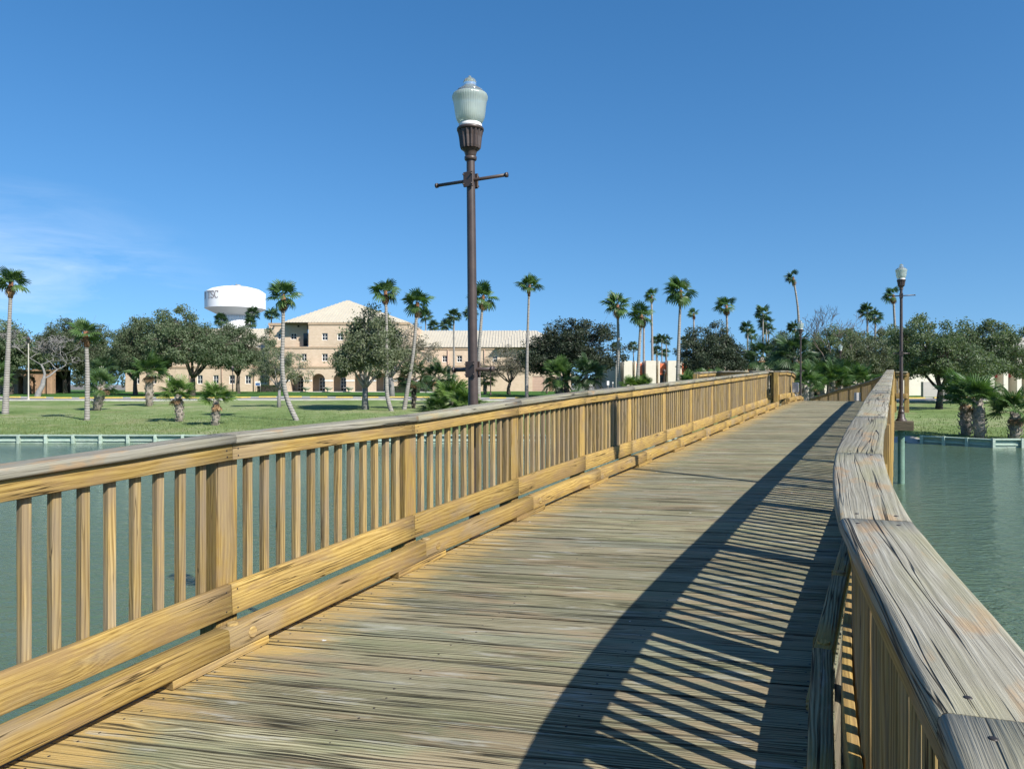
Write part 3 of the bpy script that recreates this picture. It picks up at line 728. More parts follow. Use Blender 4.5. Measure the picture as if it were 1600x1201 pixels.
# ------------------------------------------------------------------ lamp posts on the bridge
def lamp_meshes():
    me = {}
    b = MB(); b.lathe([(0.17, 0), (0.17, 0.03), (0.145, 0.05), (0.115, 0.10), (0.10, 0.22), (0.085, 0.25), (0.098, 0.27), (0.098, 0.31), (0.072, 0.34), (0.066, 0.42), (0.070, 0.44), (0.070, 0.47), (0.058, 0.50)], 20); me['base'] = b.mesh('base')
    b = MB(); b.lathe([(0.056, 0.49), (0.054, 1.6), (0.050, 2.0), (0.044, 3.95), (0.042, 4.30)], 18); me['pole'] = b.mesh('pole')
    # fluted fitter that carries the globe
    b = MB(); b.lathe([(0.055, 4.29), (0.062, 4.30), (0.062, 4.325), (0.05, 4.33)], 24); b.lathe([(0.052, 4.332), (0.060, 4.36), (0.066, 4.38), (0.092, 4.40)], 24); me['collar'] = b.mesh('collar')
    b = MB(); b.lathe([(0.060, 4.398), (0.100, 4.405), (0.106, 4.43), (0.116, 4.52), (0.130, 4.58)], 96, flute=16, fd=0.13, sm=False); b.lathe([(0.10, 4.581), (0.134, 4.585), (0.136, 4.605), (0.128, 4.615)], 32); me['fitter'] = b.mesh('fitter')
    b = MB(); b.lathe([(0.112, 4.616), (0.118, 4.625), (0.116, 4.645), (0.108, 4.655)], 32); me['ring'] = b.mesh('ring')
    b = MB()
    prof = [(0.106, 4.656), (0.126, 4.675), (0.142, 4.71), (0.152, 4.76), (0.158, 4.82), (0.168, 4.88), (0.178, 4.905), (0.180, 4.925), (0.172, 4.945)]
    b.lathe(prof, 44); me['globe'] = b.mesh('globe')
    b = MB(); b.lathe([(0.170, 4.946), (0.158, 4.958), (0.132, 4.968), (0.138, 4.978), (0.124, 4.992), (0.098, 5.004), (0.086, 5.018), (0.060, 5.035), (0.064, 5.055), (0.066, 5.075), (0.056, 5.098), (0.030, 5.112), (0.016, 5.122), (0.012, 5.135)], 36); me['globe_cap'] = b.mesh('globe_cap')
    def arm(z, half, r):
        b = MB(); b.tube([(-half, 0, z), (half, 0, z)], r, 12)
        for sx in (-1, 1): b.tube([(sx * (half - 0.004), 0, z), (sx * (half + 0.018), 0, z)], r * 1.45, 12)
        return b.mesh('ladder_arm')
    me['ladder_arm'] = arm(4.09, 0.395, 0.017)
    me['ladder_arm2'] = arm(2.20, 0.215, 0.020)
    def clamp(z, h):
        b = MB()
        for sy in (-1, 1): b.box((-0.055, sy * 0.042, z - h / 2), (0.055, sy * 0.060, z + h / 2), 0.004)
        for sy in (-1, 1):
            for sx in (-0.045, 0.045):
                for dz in (-0.32, 0.32): b.tube([(sx, sy * 0.055, z + dz * h), (sx, sy * 0.078, z + dz * h)], 0.008, 6)
        return b.mesh('clamp')
    me['clamp'] = clamp(4.09, 0.15); me['clamp2'] = clamp(2.20, 0.16)
    b = MB(); b.lathe([(0.045, 4.63), (0.05, 4.70), (0.05, 4.80), (0.03, 4.86)], 14); me['bulb'] = b.mesh('bulb')
    return me
LM = lamp_meshes()
LMAT = dict(base='brown_metal', pole='brown_metal', collar='brown_metal', fitter='brown_metal', ring='white_paint', globe='globe_glass', globe_cap='clear_cap', ladder_arm='brown_metal', ladder_arm2='brown_metal', clamp='brown_metal', clamp2='brown_metal', bulb='white_paint')
for k_, me_ in LM.items(): me_.materials.append(M[LMAT[k_]])
def lamp_post(label, p, rz, scale=1.0, ped=None, lean=(0, 0)):
    o = thing('lamp_post', label, 'lamp post', tuple(p), rz, 'brown acorn globe lamp posts of the bridge', scale); o.rotation_euler = (lean[0], lean[1], rz)
    for k_, me_ in LM.items():
        nm = k_.rstrip('2'); link(nm, me_, None, o)
    if ped:
        b = MB(); b.box((-0.36, -0.34, -0.30), (0.36, 0.34, -0.004), 0.01); b.build('pedestal', 'dark_beam_wood', o)
    return o
NR = math.atan2(N27.y, N27.x)
p = bp(6.55, LEFT_N - 0.40); p.z = EYE - 2.05
lamp_post('tall brown lamp post with acorn globe rising behind the left railing in the foreground', p, NR, 1.0, True, (0, R(-0.7)))
p = bp(27.8, 0.16); p.z = EYE - 1.19
lamp_post('brown lamp post with acorn globe on a wooden block outside the right railing', p, NR, 1.0, True)
p = bp(8.13, 1.70); p.z = EYE - 0.86
lamp_post('brown lamp post on its own pile off the right railing, shadowing the deck', p, NR, 1.0, False)
for px, ytop, Y, lab in ((1251, 500, 44.0, 'lamp post with white globe behind the left rail at the crest, before the fan palms'), (1313, 537, 60.0, 'smaller lamp post with white globe beyond the bridge, above the palmetto scrub')):
    H = 5.13; z = EYE + (600 - ytop) / F * Y - H
    lamp_post(lab, Vector(((px - 800) / F * Y, Y, z)), NR, 1.0, False)
# stems that carry the free standing lamps
for (s, n, zt, lab) in ((27.8, 0.16, EYE - 1.50, 'green treated timber pile under the right lamp post, standing in the water'), (6.55, LEFT_N - 0.40, EYE - 2.36, 'green treated timber pile under the left lamp post'), (8.13, 1.70, EYE - 0.862, 'green treated timber pile under the lamp post right of the railing')):
    p = bp(s, n); b = MB(); b.lathe([(0.11, -1.6), (0.105, 0), (0.10, zt)], 16); o = b.build('lamp_pile', 'pile_wood', None, (p.x, p.y, 0)); tag(o, lab, 'pile', 'green lamp piles')

# ------------------------------------------------------------------ seawalls
def seawall(label, A, B, top, npan):
    A = Vector(A); B = Vector(B); d = B - A; L = d.length
    o = thing('seawall', label, 'seawall', (A.x, A.y, 0), math.atan2(d.y, d.x))
    b = MB(); b.box((-0.05, -0.16, top - 0.07), (L + 0.05, 0.14, top), 0.008); b.build('cap', 'seawall_wood', o)
    pw = L / npan
    for i in range(npan):
        me = board_mesh(pw - 0.012, 0.06, top - 0.06 + 0.9, 0.004); q = link('panel', me, 'seawall_wood', o); q.location = (i * pw + 0.006, 0.02, -0.9)
        b = MB()
        b.box((-0.075, -0.19, -0.9), (0.075, -0.0105, top + 0.02), 0.01); b.build('post', 'seawall_wood', o, (i * pw, 0, 0))
        b = MB(); b.box((0.08, -0.07, 0.10), (pw - 0.08, -0.0105, 0.19), 0.006); b.build('waler', 'seawall_wood', o, (i * pw, 0, 0))
zt = gz(0, 42) + 0.06
seawall('long weathered green timber seawall along the lawn left of the bridge', (-62, 41.8), (19.6, 41.8), zt, 54)
seawall('short dark timber seawall angled beside the sandy shore at the right lamp', (22.5, 41.4), (24.62, 38.75), zt - 0.02, 3)
seawall('green timber seawall under the palms at the right edge', (24.62, 38.75), (60, 38.75), zt, 24)

# ------------------------------------------------------------------ buildings
def PX(px, Y): return (px - 800) / F * Y
def PZ(py, Y): return EYE + (600 - py) / F * Y
def wall_mesh(x0, x1, z0, z1, holes, depth=0.3):
    """front face at y = 0 looking to -y with reveals; holes = (xa, xb, za, zb)"""
    b = MB(); X = sorted({x0, x1, *[h[0] for h in holes], *[h[1] for h in holes]}); Z = sorted({z0, z1, *[h[2] for h in holes], *[h[3] for h in holes]})
    for i in range(len(X) - 1):
        for j in range(len(Z) - 1):
            cx, cz = (X[i] + X[i + 1]) / 2, (Z[j] + Z[j + 1]) / 2
            if any(h[0] < cx < h[1] and h[2] < cz < h[3] for h in holes): continue
            b.add([(X[i], 0, Z[j]), (X[i + 1], 0, Z[j]), (X[i + 1], 0, Z[j + 1]), (X[i], 0, Z[j + 1])], [(0, 1, 2, 3)])
    for (a, c, e, g) in holes:
        b.add([(a, 0, e), (a, depth, e), (a, depth, g), (a, 0, g)], [(0, 1, 2, 3)]); b.add([(c, 0, e), (c, 0, g), (c, depth, g), (c, depth, e)], [(0, 1, 2, 3)])
        b.add([(a, 0, e), (c, 0, e), (c, depth, e), (a, depth, e)], [(0, 1, 2, 3)]); b.add([(a, 0, g), (a, depth, g), (c, depth, g), (c, 0, g)], [(0, 1, 2, 3)])
    return b
def window(parent, x0, x1, z0, z1, y, nx=2, nz=3, lintel=True):
    b = MB(); b.box((x0, y + 0.10, z0), (x1, y + 0.13, z1)); w = b.build('window', 'window_glass', parent)
    fw = 0.09; b = MB()
    b.box((x0, y + 0.03, z0), (x0 + fw, y + 0.099, z1)); b.box((x1 - fw, y + 0.03, z0), (x1, y + 0.099, z1))
    b.box((x0 + fw, y + 0.03, z0), (x1 - fw, y + 0.099, z0 + fw)); b.box((x0 + fw, y + 0.03, z1 - fw), (x1 - fw, y + 0.099, z1)); b.build('frame', 'white_paint', w)
    for i in range(1, nx): b = MB(); x = x0 + (x1 - x0) * i / nx; b.box((x - 0.03, y + 0.05, z0 + fw), (x + 0.03, y + 0.0985, z1 - fw)); b.build('mullion', 'white_paint', w)
    for j in range(1, nz): b = MB(); z = z0 + (z1 - z0) * j / nz; b.box((x0 + fw, y + 0.045, z - 0.03), (x1 - fw, y + 0.0983, z + 0.03)); b.build('mullion', 'white_paint', w)
    b = MB(); b.box((x0 - 0.10, y - 0.08, z0 - 0.14), (x1 + 0.10, y + 0.02, z0 - 0.002)); b.build('sill', 'white_paint', w)
    if lintel: b = MB(); b.box((x0 - 0.16, y - 0.03, z1 + 0.002), (x1 + 0.16, y + 0.02, z1 + 0.26)); b.build('lintel', 'white_paint', w)
def roof_plane(parent, quad, name='roof', seam=0.55, mat='metal_roof'):
    """quad: eave left, eave right, top right, top left; standing seams run up the slope"""
    a, b_, c, d = [Vector(q) for q in quad]; m = MB(); m.add([a, b_, c, d], [(0, 1, 2, 3)]); o = m.build(name, mat, parent)
    u = (b_ - a); L = u.length; u = u / L; nrm = u.cross((d - a)).normalized()
    if nrm.z < 0: nrm = -nrm
    up = nrm.cross(u).normalized()
    if up.z < 0: up = -up
    hgt = (d - a).dot(up); xl0, xl1 = 0.0, (d - a).dot(u); xr0, xr1 = L, (c - a).dot(u)
    s = MB(); k = seam / 2
    while k < L:
        t = 1.0
        if k < xl1: t = min(t, k / xl1) if xl1 > 0 else 1
        if k > xr1 and xr0 > xr1: t = min(t, (xr0 - k) / (xr0 - xr1))
        if t > 0.02:
            p = a + u * k + nrm * 0.0; q = p + up * hgt * t; w = u * 0.045; h = nrm * 0.09
            s.add([p - w, p + w, q + w, q - w, p - w + h, p + w + h, q + w + h, q - w + h], [(4, 5, 6, 7), (0, 1, 5, 4), (1, 2, 6, 5), (3, 0, 4, 7), (2, 3, 7, 6)])
        k += seam
    if s.v: s.build('roof_seam', mat, o, kind='stuff')
    return o

GB = gz(0, 133)
YB = 131.0
hall = thing('college_hall', 'tan brick college hall with round arched arcade and pale metal hip roof behind the lawn', 'building', (0, 0, 0))
zb = GB - 0.6
def wall(parent, px0, px1, pytop, Y, holes=(), name='wall', mat='tan_brick', zbot=None, depth=0.3):
    b = wall_mesh(PX(px0, Y), PX(px1, Y), zb if zbot is None else zbot, PZ(pytop, Y), [(PX(a, Y), PX(c, Y), PZ(e, Y), PZ(g, Y)) for a, c, g, e in holes], depth)
    return b.build(name, mat, parent, (0, Y, 0))
def side(parent, px, Y0, Y1, pytop, Yr, name='wall', mat='tan_brick', zbot=None):
    b = MB(); x = PX(px, Y0); b.add([(x, Y0, zbot or zb), (x, Y1, zbot or zb), (x, Y1, PZ(pytop, Yr)), (x, Y0, PZ(pytop, Yr))], [(0, 1, 2, 3)]); b.build(name, mat, parent)
def band(parent, px0, px1, py0, py1, Y, mat='tan_brick_band', proud=0.12, name='cornice'):
    b = MB(); b.box((PX(px0, Y), Y - proud, PZ(py1, Y)), (PX(px1, Y), Y + 0.02, PZ(py0, Y))); b.build(name, mat, parent)
# arcade front with arches
arches = [(453, 474), (487, 508), (520, 541), (553.5, 574.5), (587, 608), (621, 642), (655, 676)]
Y = YB; ztop = PZ(573, Y); spring = PZ(593.5, Y); zf = PZ(611, Y)
edges = [444] + [v for a in arches for v in a] + [712]
for i in range(0, len(edges), 2):
    b = MB(); b.box((PX(edges[i], Y), Y, zb), (PX(edges[i + 1], Y), Y + 0.7, ztop)); o = b.build('pier', 'tan_brick', hall)
    b = MB(); b.box((PX(edges[i], Y) - 0.05, Y - 0.06, spring - 0.16), (PX(edges[i + 1], Y) + 0.05, Y + 0.2, spring + 0.06)); b.build('impost_band', 'white_paint', o)
for (a, c) in arches:
    xa, xc = PX(a, Y), PX(c, Y); r = (xc - xa) / 2; n = 16
    pts = [((xa + xc) / 2 - r * math.cos(math.pi * k / n), spring + r * math.sin(math.pi * k / n)) for k in range(n + 1)]
    b = MB()
    for k in range(n):
        (x0, z0), (x1, z1) = pts[k], pts[k + 1]
        b.add([(x0, Y, z0), (x1, Y, z1), (x1, Y, ztop), (x0, Y, ztop), (x0, Y + 0.7, z0), (x1, Y + 0.7, z1)], [(0, 1, 2, 3), (0, 4, 5, 1)])
    b.build('arch', 'tan_brick', hall)
    # glazed screen inside the arcade on the right of each bay
    window(hall, PX(a + 12.5, Y + 3.4), PX(c + 1.0, Y + 3.4), zf, PZ(589, Y), Y + 3.2, 2, 4, False)
b = MB(); b.box((PX(444, Y), Y + 3.5, zb), (PX(712, Y), Y + 3.7, ztop)); b.build('arcade_back_wall', 'tan_brick', hall)
b = MB(); b.box((PX(444, Y), Y - 1.2, zb), (PX(712, Y), Y + 3.5, zf)); b.build('arcade_floor', 'concrete', hall)
b = MB(); b.box((PX(444, Y), Y + 0.7, ztop - 0.3), (PX(712, Y), Y + 3.5, ztop - 0.02)); b.build('arcade_roof', 'tan_brick_band', hall)
band(hall, 443, 713, 571.5, 574.5, Y)
side(hall, 444, YB, YB + 8, 573, YB); side(hall, 712, YB, YB + 8, 573, YB)
# upper storeys
YU = 134.8
wall(hall, 420, 480, 505, YU, [(434, 441.5, 520, 530), (454, 463.5, 520, 530), (434, 441.5, 551, 562), (454, 463.5, 551, 562)])
for (a, c, e, g) in [(434, 441.5, 520, 530), (454, 463.5, 520, 530), (434, 441.5, 551, 562), (454, 463.5, 551, 562)]:
    window(hall, PX(a, YU), PX(c, YU), PZ(g, YU), PZ(e, YU), YU + 0.1, 2, 2)
b = MB(); b.box((PX(474, YU), YU - 0.004, PZ(540, YU)), (PX(482, YU), YU + 0.05, PZ(520, YU))); b.build('tall_window', 'window_glass', hall)
YP = 132.6
hw = [(478.5, 487.5, 552, 563.5), (503, 512, 552, 563.5), (527, 536, 552, 563.5), (552, 561, 552, 563.5), (577, 586, 552, 563.5), (602, 611, 552, 563.5)]
hw2 = [(503, 512, 520, 531), (527, 536, 520, 531), (552, 561, 520, 531), (577, 586, 520, 531), (602, 611, 520, 531)]
wall(hall, 482, 640, 504, YP, hw2 + [h for h in hw if h[0] > 482], zbot=PZ(574, YP) - 0.5)
wall(hall, 455, 482, 541, YP, [(471, 479, 552, 563.5)], zbot=PZ(574, YP) - 0.5)
window(hall, PX(471, YP), PX(479, YP), PZ(563.5, YP), PZ(552, YP), YP + 0.1, 2, 2)
for (a, c, e, g) in hw2 + [h for h in hw if h[0] > 482]: window(hall, PX(a, YP), PX(c, YP), PZ(g, YP), PZ(e, YP), YP + 0.1, 2, 2)
side(hall, 482, YP, YP + 3, 504, YP); side(hall, 640, YP, YP + 20, 504, YP); side(hall, 420, YU, YU + 20, 505, YU)
side(hall, 455, YP, YP + 3, 541, YP)
b = MB(); b.box((PX(455, YP), YP, PZ(542, YP)), (PX(482, YP), YU, PZ(541, YP))); b.build('ledge', 'tan_brick_band', hall)
band(hall, 419.5, 482, 504, 508, YU); band(hall, 481.5, 641, 503, 507, YP); band(hall, 420, 455, 541, 543.5, YU); band(hall, 454.5, 641, 541, 543.8, YP, proud=0.10)
for px in (429, 467):
    b = MB(); b.lathe([(0.16, -0.16), (0.18, 0.0), (0.10, 0.12)], 10); b.build('floodlight', 'dark_interior', hall, (PX(px, YU), YU - 0.32, PZ(509, YU)))
# main hip roof
ex0, ex1 = PX(446, YU), PX(641, YU); ez = PZ(504.6, YU); ap = Vector((PX(543, 146), 146, PZ(469, 146))); ap2 = ap + Vector((0.4, 6, 0))
roof_plane(hall, [(ex0, YP + 0.1, ez), (ex1, YP + 0.1, ez), tuple(ap + Vector((0.25, 0, 0))), tuple(ap - Vector((0.25, 0, 0)))])
for a, c, t1, t2 in ((( ex1, YP + 0.1), (ex1, 160), ap, ap2), ((ex0, 160), (ex0, YP + 0.1), ap2, ap)):
    roof_plane(hall, [(a[0], a[1], ez), (c[0], c[1], ez), tuple(t2 if t1 is ap else ap), tuple(t1 if t1 is ap else ap2)])
# left wing
YL = 137.0
lw = [(308, 316.5, 585.5, 599), (333, 341.5, 585.5, 599), (358, 367, 585.5, 599), (383, 392, 585.5, 599), (407.5, 417, 585.5, 599), (262, 270, 585.5, 599), (236, 244, 585.5, 599), (210, 218, 585.5, 599)]
wall(hall, 196, 444, 545, YL, lw)
for (a, c, e, g) in lw: window(hall, PX(a, YL), PX(c, YL), PZ(g, YL), PZ(e, YL), YL + 0.1, 2, 2)
band(hall, 196, 441, 571.5, 574.5, YL); band(hall, 195.5, 430, 543.5, 548, YL); side(hall, 196, YL, YL + 22, 545, YL)
roof_plane(hall, [(PX(196, YL), YL - 0.2, PZ(544, YL)), (PX(438, YL), YL - 0.2, PZ(544, YL)), (PX(438, YL), 150, PZ(513, 150)), (PX(230, YL), 150, PZ(513, 150))])
# right wing
YR = 139.0
rw = [(667, 675, 555, 565), (691, 699, 555, 565), (714, 722, 555, 565), (742, 750, 555, 565), (770, 777, 555, 565), (802, 809, 555, 565)]
wall(hall, 640, 892, 543, YR, rw + [(832, 850.5, 587, 610.8), (857, 864.5, 590, 610.8)])
for (a, c, e, g) in rw: window(hall, PX(a, YR), PX(c, YR), PZ(g, YR), PZ(e, YR), YR + 0.1, 2, 2)
b = MB(); b.box((PX(832, YR), YR + 0.12, PZ(611, YR)), (PX(850.5, YR), YR + 0.2, PZ(587, YR))); o = b.build('shutter_door', 'pink_panel', hall)
for k in range(5): b = MB(); z = PZ(611 - 4.6 * (k + 0.5), YR); b.box((PX(832, YR), YR + 0.09, z), (PX(850.5, YR), YR + 0.1195, z + 0.05)); b.build('door_rib', 'pink_panel', o)
b = MB(); b.box((PX(857, YR), YR + 0.12, PZ(611, YR)), (PX(864.5, YR), YR + 0.2, PZ(590, YR))); b.build('door', 'brown_stone', hall)
band(hall, 640, 892, 570.5, 573, YR, proud=0.08); band(hall, 640, 892.3, 541.5, 546, YR); side(hall, 892, YR, YR + 22, 543, YR)
roof_plane(hall, [(PX(636, YR), YR - 0.3, PZ(542, YR)), (PX(893, YR), YR - 0.3, PZ(542, YR)), (PX(838, 152), 152, PZ(516, 152)), (PX(636, YR), 152, PZ(516, 152))])
roof_plane(hall, [(PX(774, YR), YR - 1.5, PZ(542.5, YR)), (PX(856, YR), YR - 1.5, PZ(542.5, YR)), (PX(812, 150) + .1, 150.2, PZ(515, 150)), (PX(812, 150) - .1, 150.2, PZ(515, 150))])
for px, Y_, top in ((641.5, YR, 546), (700, YR, 546), (757, YR, 546), (822, YR, 546), (297, YL, 548), (347, YL, 548), (397, YL, 548), (421.5, YU, 508), (481, YU - 0.2, 508)):
    b = MB(); x = PX(px, Y_); b.tube([(x, Y_ - 0.16, zb), (x, Y_ - 0.16, PZ(top, Y_))], 0.07, 6); b.build('downpipe', 'pink_panel', hall)
# little things before the hall
def hedge(label, px0, px1, Y, h, dep, seed):
    o = thing('hedge', label, 'hedge', tuple(at((px0 + px1) / 2, Y)), 0, 'clipped hedges by the hall')
    L = PX(px1, Y) - PX(px0, Y); n = 2600; r = np.random.default_rng(seed)
    P = r.uniform(-1, 1, (n, 3)); ax = r.integers(0, 3, n); P[np.arange(n), ax] = np.sign(P[np.arange(n), ax]) * r.uniform(0.86, 1.02, n)
    P = P * np.array([L / 2, dep / 2, h / 2]) + np.array([0, 0, h / 2]); V, Fq = leaf_quads(P, 0.16, r); link('foliage', np_mesh('foliage', V, Fq), 'hedge_leaf', o)
    b = MB(); b.box((-L / 2 + .08, -dep / 2 + .08, -0.1), (L / 2 - .08, dep / 2 - .08, h - .1)); b.build('core', 'bark_dark', o)
def leaf_quads(P, size, r, up=0.25, asp=0.55, var=0.35):
    n = len(P); d = r.normal(size=(n, 3)); d /= np.linalg.norm(d, axis=1)[:, None]
    e = r.normal(size=(n, 3)); e[:, 2] += up; e -= (e * d).sum(1)[:, None] * d; e /= np.linalg.norm(e, axis=1)[:, None]
    s = size * (1 + var * r.uniform(-1, 1, n))[:, None]
    V = np.empty((n, 4, 3)); V[:, 0] = P - d * s * 0.5; V[:, 1] = P + e * s * 0.5 * asp; V[:, 2] = P + d * s * 0.5; V[:, 3] = P - e * s * 0.5 * asp
    return V.reshape(-1, 3), np.arange(4 * n).reshape(n, 4)
hedge('dark clipped hedge at the left end of the arcade, beside the blue sign', 404, 440, 129, 1.15, 1.6, 1)
hedge('low clipped hedge at the right end of the arcade behind the leaning palms', 617, 655, 128, 1.1, 1.6, 2)
for px, w in ((479, 'left of'), (513.5, 'between second and third'), (546.5, 'right of')):
    p = at(px, 128.9); o = thing('planter', {479: 'stone planter bowl between the first and second arch of the hall', 513.5: 'stone planter bowl between the second and third arch', 546.5: 'stone planter bowl between the third and fourth arch'}[px], 'planter', (p.x, p.y, zf - 0.02), 0, 'planters in front of the arcade')
    b = MB(); b.lathe([(0.30, 0), (0.34, 0.05), (0.24, 0.12), (0.30, 0.25), (0.62, 0.55), (0.70, 0.72), (0.70, 0.80), (0.58, 0.80)], 18); b.build('bowl', 'pot_stone', o)
    b = MB(); b.lathe([(0.55, 0.78), (0.5, 0.83)], 14); b.build('soil', 'bark_dark', o)
def sign(label, px, Y, h, w, ph, mat, back='white_paint', post='worn_metal', two=True):
    p = at(px, Y); o = thing('sign', label, 'sign', tuple(p)); b = MB()
    for sx in ((-w * 0.42, w * 0.42) if two else (0,)): b.tube([(sx, 0, -0.1), (sx, 0, h)], 0.035, 8)
    b.build('post', post, o); b = MB(); b.box((-w / 2, -0.06, h - ph), (w / 2, -0.036, h), 0.004); b.build('board', back, o)
    if mat: b = MB(); b.box((-w / 2 + 0.1, -0.066, h - ph * 0.9), (w / 2 - 0.1, -0.0605, h - ph * 0.35)); b.build('face', mat, o)
sign('blue and white campus sign before the left wing of the hall', 403, 128, 1.8, 0.95, 0.75, 'sign_blue')
sign('white traffic sign on a thin post in front of the shaded white wall', 950, 96, 2.1, 0.30, 0.55, None, two=False)
sign('narrow pole sign just right of the white traffic sign', 957.5, 97, 1.95, 0.14, 0.2, None, two=False)
sign('white sign half hidden under the dark oak in the middle', 923.5, 96, 1.75, 0.42, 0.32, None, two=False)

# white block with orange panels
YW = 108.0
wb = thing('classroom_block', 'low white classroom block with orange panels over its doors in the middle distance', 'building', (0, 0, 0))
zw = gz(20, YW) - 0.4; topw = PZ(563, YW)
pitchw = 34.3; pil0 = 963.0
x_first = PX(962.5, YW)
b = MB(); b.box((x_first, YW + 1.6, zw), (PX(1420, YW), YW + 26, topw - 0.25)); b.build('wall', 'white_stucco', wb)
b = MB(); b.box((x_first - 0.05, YW - 0.3, zw), (x_first + 0.35, YW + 26.1, topw + 0.05)); b.build('end_wall', 'grey_and_shade_stucco', wb)  # white end wall coloured grey: its shade is put into the colour
for k in range(13):
    a = 974 + pitchw * k; c = a + 15.5 if k else a + 13
    b = MB(); b.box((PX(a, YW), YW - 0.6, zw), (PX(c, YW), YW + 1.59, topw)); b.build('panel_wall', 'white_stucco', wb)
    a2 = c + 5.6
    b = MB(); b.box((PX(a2, YW), YW + 0.2, zw), (PX(a2 + 2.0, YW), YW + 1.59, topw)); b.build('fin', 'white_stucco', wb)
    x0, x1 = PX(a2 + 2.2, YW), PX(a2 + 11.6, YW)
    b = MB(); b.box((x0, YW + 0.45, PZ(583, YW)), (x1, YW + 1.58, PZ(567, YW))); o = b.build('orange_panel', 'orange_panel', wb)
    b = MB(); b.box((x0 - 0.05, YW + 0.2, PZ(583.5, YW) - 0.1), (x1 + 0.05, YW + 1.57, PZ(583.2, YW) + 0.08)); b.build('canopy', 'orange_panel', o)
    b = MB(); b.box((x0, YW + 1.4, zw), (x1, YW + 1.58, PZ(583.6, YW) - 0.12)); b.build('door', 'window_glass', wb)
b = MB(); b.box((x_first + 0.4, YW + 1.7, topw - 0.24), (PX(1420, YW), YW + 25.8, topw - 0.10)); b.build('roof', 'grey_and_shade_stucco', wb)

# block at the right edge
YE = 104.0
eb = thing('classroom_block', 'pale two storey block with red balcony fronts behind the right oak', 'building', (0, 0, 0))
ze = gz(60, YE) - 0.4
b = MB(); b.box((PX(1415, YE), YE + 3, ze), (PX(1800, YE), YE + 25, PZ(549, YE))); b.build('wall', 'white_stucco', eb)
b = MB(); b.box((PX(1540, YE), YE - 0.8, PZ(549, YE)), (PX(1810, YE), YE + 26, PZ(527, YE))); b.build('roof_slab', 'grey_and_shade_stucco', eb)
b = MB(); b.box((PX(1418, YE), YE - 4, ze), (PX(1452, YE), YE - 3.4, PZ(596, YE))); b.build('low_wall', 'grey_and_shade_stucco', eb)
for k in range(12):
    px = 1545 + 21 * k
    b = MB(); b.box((PX(px, YE), YE - 0.3, ze), (PX(px + 7, YE), YE + 2.99, PZ(549.2, YE))); b.build('pillar', 'white_stucco', eb)
    b = MB(); b.box((PX(px + 7.2, YE), YE + 1.0, PZ(589, YE)), (PX(px + 20.8, YE), YE + 1.2, PZ(583, YE))); b.build('balcony_front', 'red_panel', eb)
    b = MB(); b.box((PX(px + 9, YE), YE + 2.8, PZ(583, YE)), (PX(px + 19, YE), YE + 2.98, PZ(560, YE))); b.build('window', 'window_glass', eb)
    b = MB(); b.box((PX(px + 9, YE), YE + 2.8, ze), (PX(px + 19, YE), YE + 2.98, PZ(594, YE))); b.build('window', 'window_glass', eb)

# stone arcade at the left edge
YA = 118.0
sa = thing('stone_arcade', 'brown stone arcade with dark openings under the trees at the left edge', 'building', (0, 0, 0))
za = gz(-70, YA) - 0.3
ops = [(-28, -16), (-8, -1), (12.5, 19.5), (28, 36), (47, 54), (68, 72.5)]
ed = [-60] + [v for o_ in ops for v in o_] + [80]
for i in range(0, len(ed), 2):
    b = MB(); b.box((PX(ed[i], YA), YA, za), (PX(ed[i + 1], YA), YA + 1.2, PZ(586, YA)), 0.06); b.build('pier', 'brown_stone', sa)
for (a, c) in ops:
    xa, xc = PX(a, YA), PX(c, YA); r = (xc - xa) / 2; zs = PZ(590, YA) ; b = MB(); n = 10
    pts = [((xa + xc) / 2 - r * math.cos(math.pi * k / n), zs + 0.6 * r * math.sin(math.pi * k / n)) for k in range(n + 1)]
    for k in range(n):
        (x0, z0), (x1, z1) = pts[k], pts[k + 1]; b.add([(x0, YA, z0), (x1, YA, z1), (x1, YA, PZ(579, YA)), (x0, YA, PZ(579, YA)), (x0, YA + 1.2, z0), (x1, YA + 1.2, z1)], [(0, 1, 2, 3), (0, 4, 5, 1)])
    b.build('arch', 'brown_stone', sa)
for i in range(0, len(ed), 2):
    b = MB(); b.box((PX(ed[i], YA), YA + 0.02, PZ(585.9, YA)), (PX(ed[i + 1], YA), YA + 1.2, PZ(579, YA))); b.build('wall', 'brown_stone', sa)
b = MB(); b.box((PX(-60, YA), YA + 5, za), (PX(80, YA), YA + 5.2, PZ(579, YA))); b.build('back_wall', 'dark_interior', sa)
b = MB(); b.box((PX(-60, YA), YA - 0.4, PZ(579, YA)), (PX(80, YA), YA + 5.3, PZ(576.5, YA))); b.build('roof', 'brown_stone', sa)

# ------------------------------------------------------------------ water tower
YT = 300.0
wt = thing('water_tower', 'white water tower with lettering on its round tank above the trees', 'water tower', (PX(368, YT), YT, gz(0, 300)), 0)
gT = wt.location.z
zt_ = lambda py: PZ(py, YT) - gT
rt = 45.2 / F * YT; rp = 23.5 / F * YT
b = MB(); b.lathe([(rp * 0.82, zt_(495)), (rt, zt_(482.4))], 72); b.lathe([(rt, zt_(482.39)), (rt, zt_(457.4))], 72); b.lathe([(rt * 1.0, zt_(457.39)), (rt * 0.80, zt_(452)), (rt * 0.5, zt_(448.6)), (rt * 0.2, zt_(447.0)), (0.3, zt_(446.7))], 72); b.build('tank', 'tower_white', wt)
b = MB(); b.lathe([(rp * 1.06, -1), (rp, 0), (rp, zt_(500)), (rp * 0.95, zt_(495.5)), (rp * 0.80, zt_(493))], 96, flute=36, fd=0.045); b.build('pedestal', 'tower_white', wt)
